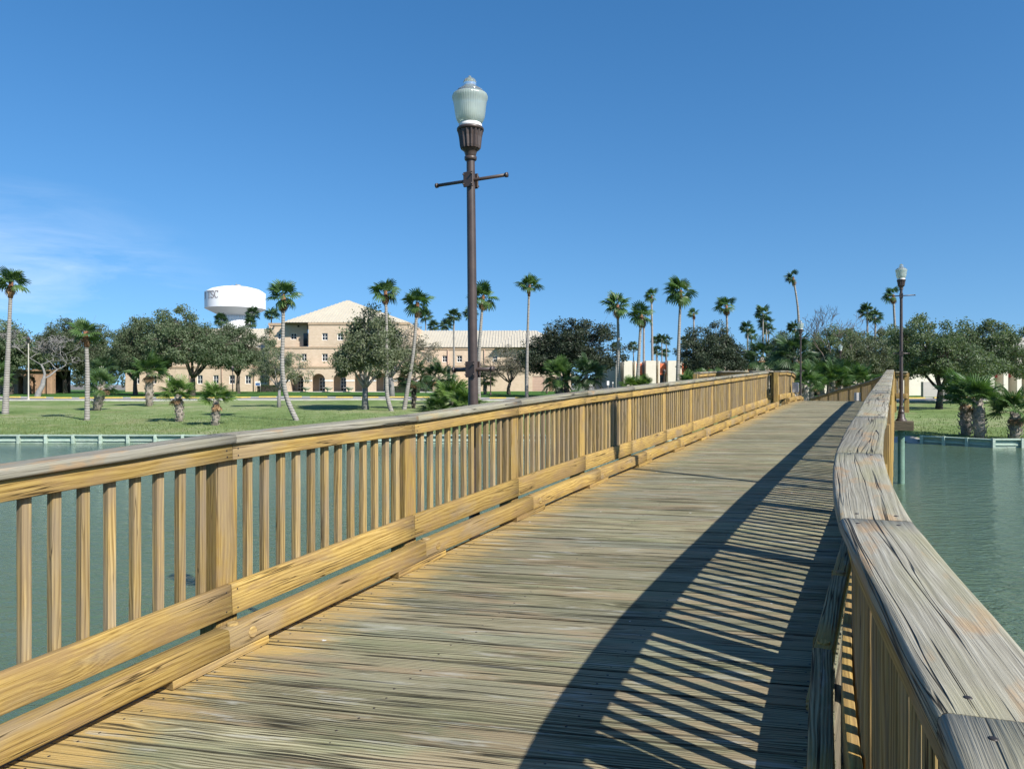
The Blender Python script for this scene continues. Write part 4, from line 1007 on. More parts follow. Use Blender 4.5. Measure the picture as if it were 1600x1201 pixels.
for k in range(36):
    a = 2 * math.pi * k / 36; b = MB(); b.box((-0.25, -0.05, -0.7), (0.25, 0.35, 0.7)); o = b.build('rib_cap', 'tower_white', wt, (math.cos(a) * rp * 0.985, math.sin(a) * rp * 0.985, zt_(496.5))); o.rotation_euler = (0, 0, a + R(90))
b = MB(); b.lathe([(1.1, zt_(446.8)), (1.1, zt_(444.8)), (0.7, zt_(444.2))], 14, cx=1.0); b.lathe([(0.5, zt_(446.8)), (0.5, zt_(445.2)), (0.3, zt_(444.9))], 10, cx=-1.2); b.lathe([(0.06, zt_(446)), (0.05, zt_(441))], 6, cx=0.2); b.build('roof_vent', 'worn_metal', wt)
def on_tank(strokes, width, name, mat, ang0, zc, hgt):
    """strokes: polylines in letter units, wrapped on the tank wall"""
    m = MB()
    for st in strokes:
        st = [Vector((p[0], p[1], 0)) for p in st]
        for i in range(len(st) - 1):
            a, c = st[i], st[i + 1]; w = st_w(a, c, width)
            d = (c - a).normalized(); nrm = Vector((-d.y, d.x, 0)) * w / 2; q = [a - nrm - d * 0.02, c - nrm + d * 0.02, c + nrm + d * 0.02, a + nrm - d * 0.02]
            vs = []
            for p in q:
                th = ang0 + p.x * hgt / rt
                vs.append(((rt + 0.05) * math.sin(th), -(rt + 0.05) * math.cos(th), zc + p.y * hgt))
            m.add(vs, [(0, 1, 2, 3)])
    return m.build(name, mat, wt)
def st_w(a, c, w):
    d = c - a; return w * (0.55 + 0.75 * abs(d.y) / max(1e-6, d.length))
arc = lambda cx, cy, rx, ry, a0, a1, n=10: [(cx + rx * math.cos(R(a0 + (a1 - a0) * i / n)), cy + ry * math.sin(R(a0 + (a1 - a0) * i / n))) for i in range(n + 1)]
LT = {'T': [[(0.3, 0), (0.3, 1)], [(0, 1), (0.6, 1)], [(0, 1), (0, .84)], [(.6, 1), (.6, .84)], [(.17, 0), (.43, 0)]],
      'S': [arc(.27, .75, .22, .25, 20, 270) + arc(.27, .25, .24, .25, 90, -160), [(.48, .98), (.48, .78)], [(.04, .02), (.04, .22)]],
      'C': [arc(.33, .5, .30, .5, 45, 315, 16), [(.55, 1), (.55, .78)]],
      'B': [[(.1, 0), (.1, 1)], arc(.1, .75, .36, .25, 90, -90) , arc(.1, .25, .42, .25, 90, -90)]}
hL = zt_(458.6) - zt_(469.4); zL = zt_(469.6)
tank_a = lambda px: math.asin(max(-1, min(1, (px - 368.5) / 45.2))) - math.atan2(PX(368, YT), YT)
for ch, px in (('T', 329.3), ('S', 333.6), ('C', 338.8), ('B', 324.2)):
    on_tank(LT[ch], 0.12, 'letter', 'tower_lettering', tank_a(px), zL, hL)
for k in range(3):
    pts = [(x * 0.1, 0.10 * math.sin(x * 0.1 * 2 * math.pi / 1.15)) for x in range(0, 24)]
    on_tank([pts], 0.10, 'wave_emblem', 'tower_emblem', tank_a(383.2), zt_(467.0 + 2.3 * k), hL * 0.62)

# ------------------------------------------------------------------ campus lamp posts
def campus_lamp(label, px, Y, h, mat):
    p = at(px, Y); o = thing('campus_lamp', label, 'lamp post', tuple(p), 0, 'lantern posts on the campus')
    b = MB(); b.lathe([(0.16, 0), (0.16, 0.12), (0.09, 0.3), (0.075, 0.4), (0.06, h - 0.8)], 12); b.build('pole', mat, o)
    b = MB(); b.lathe([(0.05, h - 0.8), (0.13, h - 0.74), (0.19, h - 0.30), (0.10, h - 0.28)], 8, sm=False); b.build('lantern', 'window_glass', o)
    b = MB(); b.lathe([(0.22, h - 0.295), (0.17, h - 0.18), (0.05, h - 0.08), (0.03, h)], 8, sm=False); b.build('lantern_roof', 'brown_metal', o)
campus_lamp('tall cream lamp post with dark lantern by the road at the left', 44.5, 86.0, 7.3, 'cream_metal')
campus_lamp('dark lamp post on the lawn in front of the left wing windows', 363.5, 97, 4.1, 'brown_metal')
campus_lamp('dark lamp post in front of the white block between orange doors', 1037.5, 92, 3.6, 'brown_metal')
campus_lamp('dark lamp post by the pink shutter wall beside the half bare tree', 766.5, 110, 4.1, 'brown_metal')
campus_lamp('dark lamp post under the dark oak by the shutter door', 854.5, 118, 4.0, 'brown_metal')
campus_lamp('dark lamp post beside the shaded end wall of the white block', 939, 100, 3.9, 'brown_metal')

# ------------------------------------------------------------------ broadleaf trees
def oak_variant(seed, n_clump=150, per=260, leaf=0.20, trunk_h=1.7, H=8.0, Rx=4.6, clump=0.74, bare=0.0, lumpk=1.0):
    r = np.random.default_rng(seed); rr = random.Random(seed); wd = MB()
    fork = Vector((rr.uniform(-.2, .2), rr.uniform(-.2, .2), trunk_h))
    wd.tube([(0, 0, -0.3), (rr.uniform(-.08, .08), 0, trunk_h * 0.5), fork], [0.36, 0.25, 0.22], 9)
    limbs = []
    nl = 7
    for k in range(nl):
        a = 2 * math.pi * k / nl + rr.uniform(-.3, .3); ln = rr.uniform(0.55, 0.85)
        el = rr.uniform(0.35, 1.1) if k < nl - 1 else 1.4
        e = fork + Vector((math.cos(a) * math.cos(el) * Rx * ln, math.sin(a) * math.cos(el) * Rx * ln, (H - trunk_h) * 0.62 * math.sin(el) + 0.3))
        m = fork.lerp(e, 0.5) + Vector((rr.uniform(-.3, .3), rr.uniform(-.3, .3), rr.uniform(-.25, .35)))
        pts = [fork, fork.lerp(m, 0.5) + Vector((0, 0, -0.1)), m, m.lerp(e, 0.6) + Vector((rr.uniform(-.2, .2), rr.uniform(-.2, .2), .1)), e]
        wd.tube(pts, [0.15, 0.12, 0.09, 0.065, 0.03], 6); limbs += pts[1:]
    lump = [(Vector((math.cos(a), math.sin(a), z)).normalized(), k) for a, z, k in [(rr.uniform(0, 6.28), rr.uniform(-.3, 1), rr.uniform(-.42, .34)) for _ in range(13)]]
    cz = trunk_h + (H - trunk_h) * 0.42; C = []
    while len(C) < n_clump:
        v = Vector(r.normal(size=3)).normalized()
        if v.z < -0.75: continue
        q = rr.random() ** 0.42
        f = 1 + lumpk * sum(k * max(0, v.dot(d) - 0.6) / 0.4 for d, k in lump)
        rz = (H - cz) if v.z > 0 else (cz - trunk_h) * 0.85
        C.append(Vector((v.x * Rx * f * q, v.y * Rx * f * q, cz + v.z * rz * f * q)))
    LP = []
    for c in C:
        l = min(limbs, key=lambda p: (p - c).length); mid = l.lerp(c, 0.5) + Vector((rr.uniform(-.2, .2), rr.uniform(-.2, .2), rr.uniform(-.05, .25)))
        wd.tube([l, mid, c], [0.04, 0.026, 0.012], 4)
        for _ in range(3):
            e = c + Vector(r.normal(size=3)) * clump * 0.6; wd.tube([mid.lerp(c, 0.5), e], [0.018, 0.006], 3)
        n = int(per * rr.uniform(0.6, 1.3) * (1 - bare))
        g = r.normal(size=(n, 3)); g /= np.linalg.norm(g, axis=1)[:, None]; g *= (r.uniform(0.15, 1.0, n) ** 0.6)[:, None] * clump * rr.uniform(0.75, 1.25)
        g[:, 2] *= 0.72
        # a few shoots stick out of the outline
        k = max(1, n // 9); g[:k] *= r.uniform(1.2, 1.9, k)[:, None]
        LP.append(g + np.array(c))
    P = np.concatenate(LP); V, Fq = leaf_quads(P, leaf, r, 0.35, 0.5)
    return wd.mesh('wood'), np_mesh('leaves', V, Fq)
OAKS = [oak_variant(11), oak_variant(23, 175), oak_variant(37, 155), oak_variant(41, 130, 240, 0.2, 2.0)]
DENSE = [oak_variant(71, 215, 215, 0.19, 1.5, clump=0.72, lumpk=1.0), oak_variant(83, 205, 215, 0.19, 1.6, clump=0.72, lumpk=1.1)]
SPARSE = [oak_variant(53, 75, 150, 0.19, 2.3, clump=0.7), oak_variant(67, 130, 110, 0.16, 1.9, clump=0.75)]
_mc = {}
def with_mat(me, mat):
    key = (me.name, mat)
    if key not in _mc:
        c = me.copy(); c.materials.clear(); c.materials.append(M[mat]); _mc[key] = c
    return _mc[key]
def oak(label, px, Y, x0, x1, top, var, leaf='oak_leaf', bark='bark', rz=0.0, group='broadleaf trees on the campus', name='oak_tree'):
    p = at(px, Y); w = (x1 - x0) / F * Y; h = EYE + (600 - top) / F * Y - p.z
    o = thing(name, label, 'tree', tuple(p), rz, group); o.scale = (w / 8.9, w / 8.9, h / 8.1)
    link('trunk', with_mat(var[0], bark), None, o); link('crown', with_mat(var[1], leaf), None, o)
    return o
gd = ground_depth
oak('oak at the left edge behind the tall palm', 16, 112, -62, 74, 498, OAKS[0])
oak('oak standing behind the bare tree', 102, 122, 56, 172, 496, DENSE[0], rz=1.2)
oak('low oak between bare tree and the short tilted palm', 158, 128, 120, 205, 512, OAKS[2], rz=2.2)
oak('dense oak left of the broad oak, behind the short fan palm', 212, 110, 158, 268, 494, DENSE[0], rz=0.5)
oak('broad dark green oak below the water tower, left part', 300, gd(617.5), 236, 382, 477, DENSE[1], rz=4.0)
oak('oak right below the water tower, behind the two short palms', 372, 118, 322, 424, 503, OAKS[3], rz=1.0)
oak('young light green tree with thin trunk left of the curved palm', 436, gd(637), 384, 474, 538, SPARSE[0], 'oak_leaf_olive', 'bark_pale')
oak('large olive oak with pale trunk in front of the arcade', 571, gd(641), 484, 648, 478, OAKS[0], 'oak_leaf_olive', 'bark_pale', 2.4)
oak('greyish thin leaved tree behind the large olive oak', 612, gd(621), 556, 702, 488, SPARSE[1], 'leaf_greyed', 'bark_pale', 1.7)
oak('half bare brown twigged tree before the pink shutter wall', 795, gd(615.5), 748, 840, 538, SPARSE[1], 'leaf_greyed', 'bark', 3.3)
oak('dark oak right of the palm beside the shutter wall', 886, 100, 808, 960, 496, DENSE[0], 'oak_leaf_dark', 'bark_dark', 0.8)
oak('round dark oak in front of the white block', 1122, 94, 1062, 1186, 501, DENSE[1], 'oak_leaf_dark', 'bark_dark', 2.8)
oak('dark oak behind the fan palm at the bridge crest', 1228, 92, 1192, 1276, 516, OAKS[0], 'oak_leaf_dark', 'bark_dark', 5.0)
oak('oak behind the palmetto scrub, under the bare treetops', 1300, 100, 1248, 1366, 508, OAKS[3], 'oak_leaf', 'bark_dark', 1.9)
oak('olive green oak left of the right lamp post', 1352, 84, 1306, 1404, 520, OAKS[1], 'oak_leaf_olive', 'bark_dark', 0.3)
oak('oak directly behind the right lamp post', 1408, 94, 1366, 1462, 506, OAKS[2], 'oak_leaf', 'bark_dark', 4.4)
oak('spreading oak with forked dark trunk on the right lawn', 1467, gd(640), 1396, 1556, 490, DENSE[1], 'oak_leaf', 'bark_dark', 3.6)
oak('oak at the right edge before the pale block', 1530, 78, 1462, 1608, 497, DENSE[0], 'oak_leaf', 'bark_dark', 1.1)

def bare_tree_mesh(seed, H=7.0, spread=0.75, depth=6, minr=0.017):
    rr = random.Random(seed); m = MB(); tips = []
    def grow(p, d, ln, r, k):
        n = 3; pts = [p]; rad = [r]
        for i in range(n):
            d = (d + Vector((rr.uniform(-.22, .22), rr.uniform(-.22, .22), rr.uniform(-.06, .16)))).normalized(); p = p + d * ln / n; pts.append(p); rad.append(r * (1 - 0.4 * (i + 1) / n))
        m.tube(pts, [max(q, minr) for q in rad], 6 if k > 3 else 3, cap=False)
        if k == 0: tips.append(p); return
        for i in range(2 if k > 4 else rr.choice((2, 3, 3))):
            u = Vector((rr.uniform(-1, 1), rr.uniform(-1, 1), rr.uniform(-.25, .7))).normalized(); grow(p if i < 2 else pts[-2], (d * 0.75 + u * spread).normalized(), ln * rr.uniform(.62, .85), rad[-1] * rr.uniform(.6, .8), k - 1)
    grow(Vector((0, 0, -.2)), Vector((0.05, 0, 1)), H * 0.25, 0.17, depth)
    return m.mesh('branches'), tips
def bare_tree(label, px, Y, top, seed, mat, depth=6, wide=1.0):
    me, tips = bare_tree_mesh(seed, 7.0, 0.8, depth, 0.017 if depth > 6 else 0.009); zmax = max(v.co.z for v in me.vertices); p = at(px, Y); h = EYE + (600 - top) / F * Y - p.z
    o = thing('bare_tree', label, 'tree', tuple(p), seed * 1.3, 'leafless trees'); s = h / zmax; o.scale = (s * wide, s * wide, s)
    link('branches', me, mat, o); return o
bare_tree('pale leafless tree spreading its twigs behind the cream lamp post', 58, 102, 514, 5, 'bark_pale', 8, 1.7)
bare_tree('leafless treetop above the oaks right of the leaning palm', 1292, 96, 478, 8, 'bark', 6, 0.8)
bare_tree('twiggy leafless treetop left of the two distant palms', 1326, 92, 486, 12, 'bark', 6, 0.9)

# ------------------------------------------------------------------ palms
def frond_geo(mb, Lp, Rb, nseg, droop, curl, mtx=None, pet=True, seed=0, join=0.56):
    rr = random.Random(seed); T = mtx or Matrix()
    span = 118.0; dth = R(2 * span) / nseg
    def P(x, y, z): return T @ Vector((x, y, z))
    arcz = lambda x: -curl * x * x
    if pet:
        pts = [(0, 0, 0), (Lp * 0.5, 0, 0.05 * Lp + arcz(Lp * .5) * .4), (Lp, 0, arcz(Lp) * .5)]
        for (a, b) in ((0, 1), (1, 2)):
            (x0, _, z0), (x1, _, z1) = pts[a], pts[b]; w = 0.022
            mb.add([P(x0, -w, z0), P(x0, w, z0), P(x1, w, z1), P(x1, -w, z1), P(x0, 0, z0 - w), P(x1, 0, z1 - w)], [(0, 1, 2, 3), (0, 3, 5, 4), (1, 4, 5, 2)])
    zc = arcz(Lp) * .5
    for i in range(nseg):
        th = R(-span) + dth * (i + 0.5); r = Rb * (0.60 + 0.40 * math.cos(th / 1.5)) * rr.uniform(0.9, 1.06)
        dr = droop * rr.uniform(0.7, 1.3)
        def pt(t, a, z=0.0):
            x = r * t * math.cos(a); y = r * t * math.sin(a)
            return P(Lp + x, y * (1 - 0.12 * t), zc - curl * 0.9 * max(0, x) ** 2 - dr * r * max(0, t - 0.35) ** 2 * 2.0 + z - abs(y) * 0.16)
        C = pt(0.02, th); a0, a1 = th - dth / 2, th + dth / 2
        l5, r5, m5 = pt(join, a0), pt(join, a1), pt(join + .02, th, 0.035 * Rb); l8, r8 = pt(.85, th - dth * .25), pt(.85, th + dth * .25); tip = pt(1.0, th + rr.uniform(-.05, .05))
        mb.add([C, l5, m5, r5, l8, r8, tip], [(0, 1, 2), (0, 2, 3), (1, 4, 5, 2), (2, 5, 3), (4, 6, 5)])
def frond_mesh(Lp, Rb, nseg, droop, curl, seed, join=0.56):
    m = MB(); frond_geo(m, Lp, Rb, nseg, droop, curl, None, True, seed, join); return m.mesh('frond')
FR = {'up': [frond_mesh(0.50, 1.05, 16, 0.10, 0.05, 1), frond_mesh(0.58, 1.1, 17, 0.16, 0.07, 2)],
      'mid': [frond_mesh(0.60, 1.1, 17, 0.26, 0.12, 3), frond_mesh(0.68, 1.05, 16, 0.32, 0.14, 4), frond_mesh(0.62, 1.15, 17, 0.30, 0.16, 5)],
      'low': [frond_mesh(0.68, 1.0, 16, 0.50, 0.22, 6), frond_mesh(0.6, 0.95, 15, 0.60, 0.25, 7)],
      'long': [frond_mesh(0.90, 1.1, 26, 0.26, 0.10, 8, .34), frond_mesh(1.0, 1.05, 24, 0.36, 0.14, 9, .32), frond_mesh(0.8, 1.15, 26, 0.20, 0.08, 10, .36)]}
def frond_basis(d, roll, origin, scale):
    x = d.normalized(); up = Vector((0, 0, 1)) if abs(x.z) < 0.97 else Vector((-1, 0, 0))
    y = up.cross(x).normalized(); z = x.cross(y); c, s = math.cos(roll), math.sin(roll)
    y2 = y * c + z * s; z2 = z * c - y * s
    m = Matrix((x, y2, z2)).transposed().to_4x4() @ Matrix.Scale(scale, 4); m.translation = origin; return m
def crown_dirs(n, rr, lo=-45, hi=80, wind=0.0):
    out = []
    for i in range(n):
        a = i * 2.39996 + rr.uniform(-.25, .25); e = R(hi + (lo - hi) * (i + 0.5) / n + rr.uniform(-8, 8))
        d = Vector((math.cos(e) * math.cos(a), math.cos(e) * math.sin(a), math.sin(e))); d = (d + Vector((-wind, wind * 0.35, wind * 0.05))).normalized(); out.append((d, e))
    return out
def trunk_path(base, mids, top):
    return [base] + mids + [top]
def palm(label, pts, Y, crown, n=30, wind=0.12, leaf='frond_green', r0=0.24, r1=0.14, neck=1.25, dead=3, seed=0, detail=True, lo=-34, group='tall fan palms'):
    """pts: picture points of the trunk from base (None = on the ground) up to the crown"""
    rr = random.Random(seed * 17 + 3); px0 = pts[0][0]; b = at(px0, Y); o = thing('fan_palm', label, 'palm tree', tuple(b), 0, group)
    P3 = [Vector((0, 0, -0.25))] + [Vector((PX(px, Y) - b.x, rr.uniform(-.1, .1), PZ(py, Y) - b.z)) for px, py in pts[1:]]
    # smooth the trunk
    if len(P3) > 2:
        Q = []
        for i in range(len(P3) - 1):
            p0, p1, p2, p3 = P3[max(i - 1, 0)], P3[i], P3[i + 1], P3[min(i + 2, len(P3) - 1)]
            for k in range(6):
                t = k / 6; Q.append(0.5 * ((2 * p1) + (p2 - p0) * t + (2 * p0 - 5 * p1 + 4 * p2 - p3) * t * t + (3 * p1 - p0 - 3 * p2 + p3) * t ** 3))
        P3 = Q + [P3[-1]]
    else: P3 = [P3[0].lerp(P3[1], k / 10) for k in range(11)]
    n_ = len(P3); rad = [r0 * 1.25 if i == 0 else r0 + (r1 - r0) * min(1, 1.3 * i / (n_ - 1)) for i in range(n_)]
    m = MB(); m.tube(P3, rad, 10 if detail else 6); m.build('trunk', 'palm_trunk', o)
    top = P3[-1]; d_ = (P3[-1] - P3[-2]).normalized()
    if detail:
        m = MB(); m.tube([top - d_ * neck * crown, top - d_ * neck * crown * .5, top + d_ * 0.15], [r1 * 1.25, r1 * 1.5, r1 * 1.1], 9); m.build('boot_collar', 'palm_neck', o)
        for i, (d, e) in enumerate(crown_dirs(int(n * rr.uniform(.44, .62)), rr, lo + rr.uniform(-12, 10), 84, wind)):
            kind = 'up' if e > R(45) else ('mid' if e > R(-8) else 'low')
            q = link('frond', with_mat(rr.choice(FR[kind]), leaf), None, o); q.matrix_basis = frond_basis(d, rr.uniform(-.5, .5), top + d * 0.08, crown * rr.uniform(.72, 1.12))
        for i in range(rr.randint(1, 2 * dead + 1)):
            a = rr.uniform(0, 6.28); d = Vector((math.cos(a) * .5, math.sin(a) * .5, -1)).normalized()
            q = link('frond', with_mat(FR['low'][0], 'frond_dead'), None, o); q.matrix_basis = frond_basis(d, rr.uniform(-.5, .5), top - d_ * 0.2, crown * rr.uniform(.5, .75))
    else:
        m = MB()
        for i, (d, e) in enumerate(crown_dirs(n, rr, lo, 82, wind)):
            frond_geo(m, 0.7, 1.0, 11, 0.35, 0.13, frond_basis(d, rr.uniform(-.5, .5), top + d * 0.08, crown * rr.uniform(.8, 1.1)), True, i)
        m.build('crown', leaf, o)
    return o
palm('tall fan palm with straight grey trunk at the left edge', [(8, 645), (11, 560), (17, 442)], gd(645), 0.95, 26, 0.1, seed=1, r0=0.27)
palm('slender fan palm with brown collar standing before the road at left', [(136, 654), (136, 580), (135, 520)], gd(654), 0.80, 24, 0.05, seed=2, r0=0.19, r1=0.13)
palm('fan palm with curved base in front of the hall left corner', [(466, 656), (448, 622), (442, 580), (442, 520), (443, 463)], gd(656), 0.78, 28, 0.12, seed=3, r0=0.19, r1=0.12)
palm('fan palm with bowed trunk right of the large olive oak', [(613, 643), (605, 615), (604, 560), (604, 500), (602, 456)], gd(643), 0.80, 30, 0.18, seed=4, r0=0.2, r1=0.12)
palm('fan palm leaning right beside the bowed palm', [(631, 641), (637, 605), (646, 550), (652, 474)], gd(641), 0.92, 32, 0.15, seed=5, r0=0.22, r1=0.13)
palm('tall fan palm half hidden behind the foreground lamp post', [(748, 629), (748, 560), (752, 500), (755, 463)], gd(629), 1.08, 32, 0.15, seed=6)
palm('straight tall fan palm left of the dark oak', [(823, 622), (824, 540), (827, 446)], gd(622), 1.05, 36, 0.1, seed=7, lo=-30)
palm('tall fan palm at the left corner of the white block', [(966, 610), (966, 540), (965, 477)], 82, 1.15, 36, 0.38, seed=8)
palm('fan palm leaning before the white block, between two taller palms', [(994, 612), (998, 560), (1002, 492)], 80, 0.98, 34, 0.3, seed=9)
palm('thin tall fan palm behind the leaning palm', [(1020, 610), (1019, 540), (1018, 462)], 112, 0.80, 28, 0.4, seed=10)
palm('tallest windswept fan palm before the white block', [(1058, 612), (1060, 540), (1064, 455)], 82, 1.25, 36, 0.42, seed=11)
palm('small distant palm left of the round dark oak', [(1085, 606), (1084, 490)], 132, 0.75, 24, 0.4, seed=12, r0=0.2)
palm('fan palm rising behind the round dark oak', [(1136, 606), (1136, 540), (1135, 478)], 104, 1.05, 30, 0.42, seed=13)
palm('very tall bent palm with windswept tuft above the crest lamp post', [(1252, 606), (1249, 530), (1246, 480), (1240, 434)], 76, 0.58, 24, 0.75, seed=15, r0=0.17, r1=0.09, leaf='frond_deep')
palm('windswept palm just left of the right lamp post', [(1402, 606), (1400, 540), (1396, 461)], 100, 0.85, 26, 0.7, seed=17)
far_l = [('small palm crown before the water tower, upper of two', 395, 488, 180, 1.3), ('small palm crown before the water tower, lower of two', 392, 503, 178, 1.1), ('small palm left of the water tower stem', 346, 498, 176, 1.2),
         ('distant palm between water tower and hall roof', 424, 490, 185, 1.3), ('distant palm above the right wing roof, leftmost', 665, 492, 190, 1.3), ('distant palm low over the right wing ridge', 678, 508, 195, 1.2),
         ('distant palm beside the low one on the right wing ridge', 697, 506, 195, 1.35), ('distant palm standing before the right wing roof', 709, 492, 130, 0.95), ('distant palm behind the foreground lamp pole', 735, 489, 180, 1.3),
         ('distant palm right of the round dark oak, topmost of its group', 1192, 487, 170, 1.3), ('distant palm right of the round dark oak, middle of its group', 1197, 502, 172, 1.3), ('distant palm right of the round dark oak, lowest of its group', 1201, 514, 176, 1.2),
         ('distant palm close to the right side of the round dark oak', 1168, 511, 160, 1.1), ('small distant palm tight behind the round dark oak', 1174, 521, 165, 1.0), ('small palm behind the crest lamp globe', 1243, 511, 130, 1.0),
         ('distant windswept palm, left of a pair above the olive oak', 1355, 485, 135, 1.05), ('distant windswept palm, right of a pair above the olive oak', 1368, 493, 135, 1.05),
         ('tiny far palm between tall palms over the white block, leftmost', 963, 540, 230, 1.3), ('tiny far palm over the white block roof beside the leaning palm', 990, 538, 235, 1.2), ('tiny far palm right of the thin tall palm', 1025, 530, 230, 1.1),
         ('tiny far palm, first of a tight row over the white roof', 1034, 527, 225, 1.2), ('tiny far palm, second of a tight row over the white roof', 1041, 529, 228, 1.2), ('tiny far palm, lowest over the white roof', 1027, 546, 220, 1.2), ('tiny far palm left of the round dark oak', 1073, 530, 215, 1.3), ('tiny far palm, low in the tight row over the white roof', 1040, 549, 232, 1.1), ('thin palm close behind the leaning palm trunk', 1006, 492, 120, 0.7)]
for k, (lab, px, py, Y, sc) in enumerate(far_l):
    palm(lab, [(px + random.uniform(-1, 2), 606), (px, py + 2)], Y, sc, 24, 0.35 if px > 900 else 0.1, 'frond_deep', 0.22, 0.16, seed=40 + k, detail=False, group='distant palms')

# short palms with boot covered trunks
def boots(o, path, r, rr, n=44):
    m = MB(); L = len(path) - 1
    for i in range(n):
        t = (i + 0.5) / n; k = t * L; a = path[int(k)].lerp(path[min(int(k) + 1, L)], k - int(k)); ang = i * 2.39996
        rad = r * (0.72 + 0.55 * math.sin(math.pi * min(1, 0.15 + t * 0.95)))
        d = Vector((math.cos(ang), math.sin(ang), 0)); s = Vector((-d.y, d.x, 0)); w = r * 0.33; h = 0.16; 
        p = a + d * rad * 0.8; q = a + d * (rad * 1.18) + Vector((0, 0, h))
        m.add([p - s * w, p + s * w, q + s * w * .7, q - s * w * .7, p - s * w + d * .05, p + s * w + d * .05], [(0, 1, 2, 3), (4, 3, 2, 5), (0, 3, 4), (1, 5, 2)])
    m.build('leaf_bases', 'palm_boot', o, kind='stuff')
def short_palm(label, px, py, top, Y, crown, n=30, leaf='frond_green', r=0.26, wind=0.05, lean=0.0, seed=0, lo=-25, trunk='palm_boot', name='short_fan_palm', hi=82, group='short fan palms on the banks', dead=3):
    rr = random.Random(seed * 31 + 5); b = at(px, Y); o = thing(name, label, 'palm tree', tuple(b), rr.uniform(0, 6), group)
    h = EYE + (600 - top) / F * Y - b.z
    if h > 0.3:
        path = [Vector((lean * h * t * math.cos(-o.rotation_euler.z), lean * h * t * math.sin(-o.rotation_euler.z), h * t - (0.2 if t == 0 else 0))) for t in (0, .25, .5, .75, 1)]
        m = MB(); m.tube(path, [r * .75, r * .95, r * 1.0, r * .95, r * .6], 10); m.build('trunk', trunk, o); boots(o, path, r, rr)
        top3 = path[-1]
    else: top3 = Vector((0, 0, max(h, 0.05)))
    c, s = math.cos(-o.rotation_euler.z), math.sin(-o.rotation_euler.z)
    for i, (d, e) in enumerate(crown_dirs(int(n * 0.75), rr, lo, hi, 0)):
        d = (d + Vector((-wind * c, -wind * s, 0))).normalized()
        q = link('frond', with_mat(rr.choice(FR['long']), leaf), None, o); q.matrix_basis = frond_basis(d, rr.uniform(-.6, .6), top3 + d * 0.06 + Vector((0, 0, rr.uniform(-.12, .1))), crown * rr.uniform(.8, 1.1))
    for i in range(dead):
        a = rr.uniform(0, 6.28); d = Vector((math.cos(a), math.sin(a), -0.7)).normalized()
        q = link('frond', with_mat(FR['mid'][0], 'frond_dead'), None, o); q.matrix_basis = frond_basis(d, rr.uniform(-.6, .6), top3 - Vector((0, 0, .15)), crown * rr.uniform(.5, .7))
    return o
short_palm('short palm with tilted stout trunk right of the slender palm', 150, 640, 602, gd(640), 0.85, 26, 'frond_green', 0.38, 0.05, 0.25, 1)
short_palm('short palm with stout trunk and broad crown by the road', 233, 634, 582, gd(634), 1.08, 34, 'frond_green', 0.36, 0.05, 0, 2, -8)
short_palm('short palm on the left lawn, left of a pair with shadows', 281, 656, 617, gd(656), 0.74, 28, 'frond_bright', 0.25, 0.05, -0.05, 3, 2)
short_palm('short palm on the left lawn, right of a pair nearest the water', 336, 663, 625, gd(663), 0.72, 26, 'frond_bright', 0.22, 0.05, 0.05, 4, 2)
short_palm('fan palm crown cut by the left edge', -6, 628, 590, 85, 1.1, 26, 'frond_green', 0.3, 0, 0, 5)
short_palm('short palm close behind the tilted one, in shade', 160, 622, 580, 92, 1.1, 26, 'frond_deep', 0.3, 0, 0, 6)
short_palm('dark trunked palm right of the leaning palm', 646, 639, 590, gd(639), 0.95, 28, 'frond_deep', 0.2, 0.05, 0.03, 7, -50, 'bark_dark')
short_palm('dark fan palm behind the bright palmetto clump', 686, 632, 588, 76, 1.05, 32, 'frond_deep', 0.2, 0.05, 0, 8, -50, 'bark_dark')
short_palm('bright palmetto clump left of the foreground lamp post', 706, 640, 628, 64, 1.15, 40, 'frond_bright', 0.2, 0, 0, 9, -5, name='palmetto')
short_palm('low palmetto at the foot of the bright clump', 682, 642, 640, 62, 0.80, 30, 'frond_green', 0.2, 0, 0, 10, 0, name='palmetto')
short_palm('bright palmetto right behind the lamp pole', 727, 640, 633, 62, 0.95, 32, 'frond_bright', 0.2, 0, 0, 11, 0, name='palmetto')
short_palm('short palm right of the foreground lamp post', 758, 614, 592, gd(615), 1.15, 28, 'frond_green', 0.26, 0.05, 0, 12)
short_palm('fan palm on the lawn before the dark oak, left of two', 874, 616, 588, 92, 1.30, 36, 'frond_green', 0.5, 0.05, 0, 13, -40)
short_palm('fan palm on the lawn before the dark oak, right of two', 916, 614, 586, 90, 1.35, 38, 'frond_deep', 0.3, 0.05, 0, 14, -40)
for k, (px, lab) in enumerate(((985, 'palmetto clump under the leaning palm, left half'), (1006, 'palmetto clump under the leaning palm, right half'))):
    short_palm(lab, px, 612, 604, 66, 0.55, 30, 'frond_bright', 0.2, 0, 0, 20 + k, 10, name='palmetto', dead=0)
for k, (px, top, Y, lab) in enumerate(((1076, 597, 60, 'palmetto below the tallest palm'), (1098, 592, 62, 'palmetto under the round dark oak, left of two'), (1118, 590, 62, 'palmetto under the round dark oak, right of two'))):
    short_palm(lab, px, 612, top + 4, Y, 0.6, 30, 'frond_green', 0.2, 0, 0, 24 + k, 10, name='palmetto', dead=0)
short_palm('fan palm with dark trunk behind the lookout railing', 1190, 610, 558, 72, 0.95, 30, 'frond_deep', 0.3, 0.15, 0, 30, -35)
short_palm('large fan palm behind the crest lamp post', 1243, 610, 556, 60, 1.15, 32, 'frond_deep', 0.22, 0.25, 0, 31, -35)
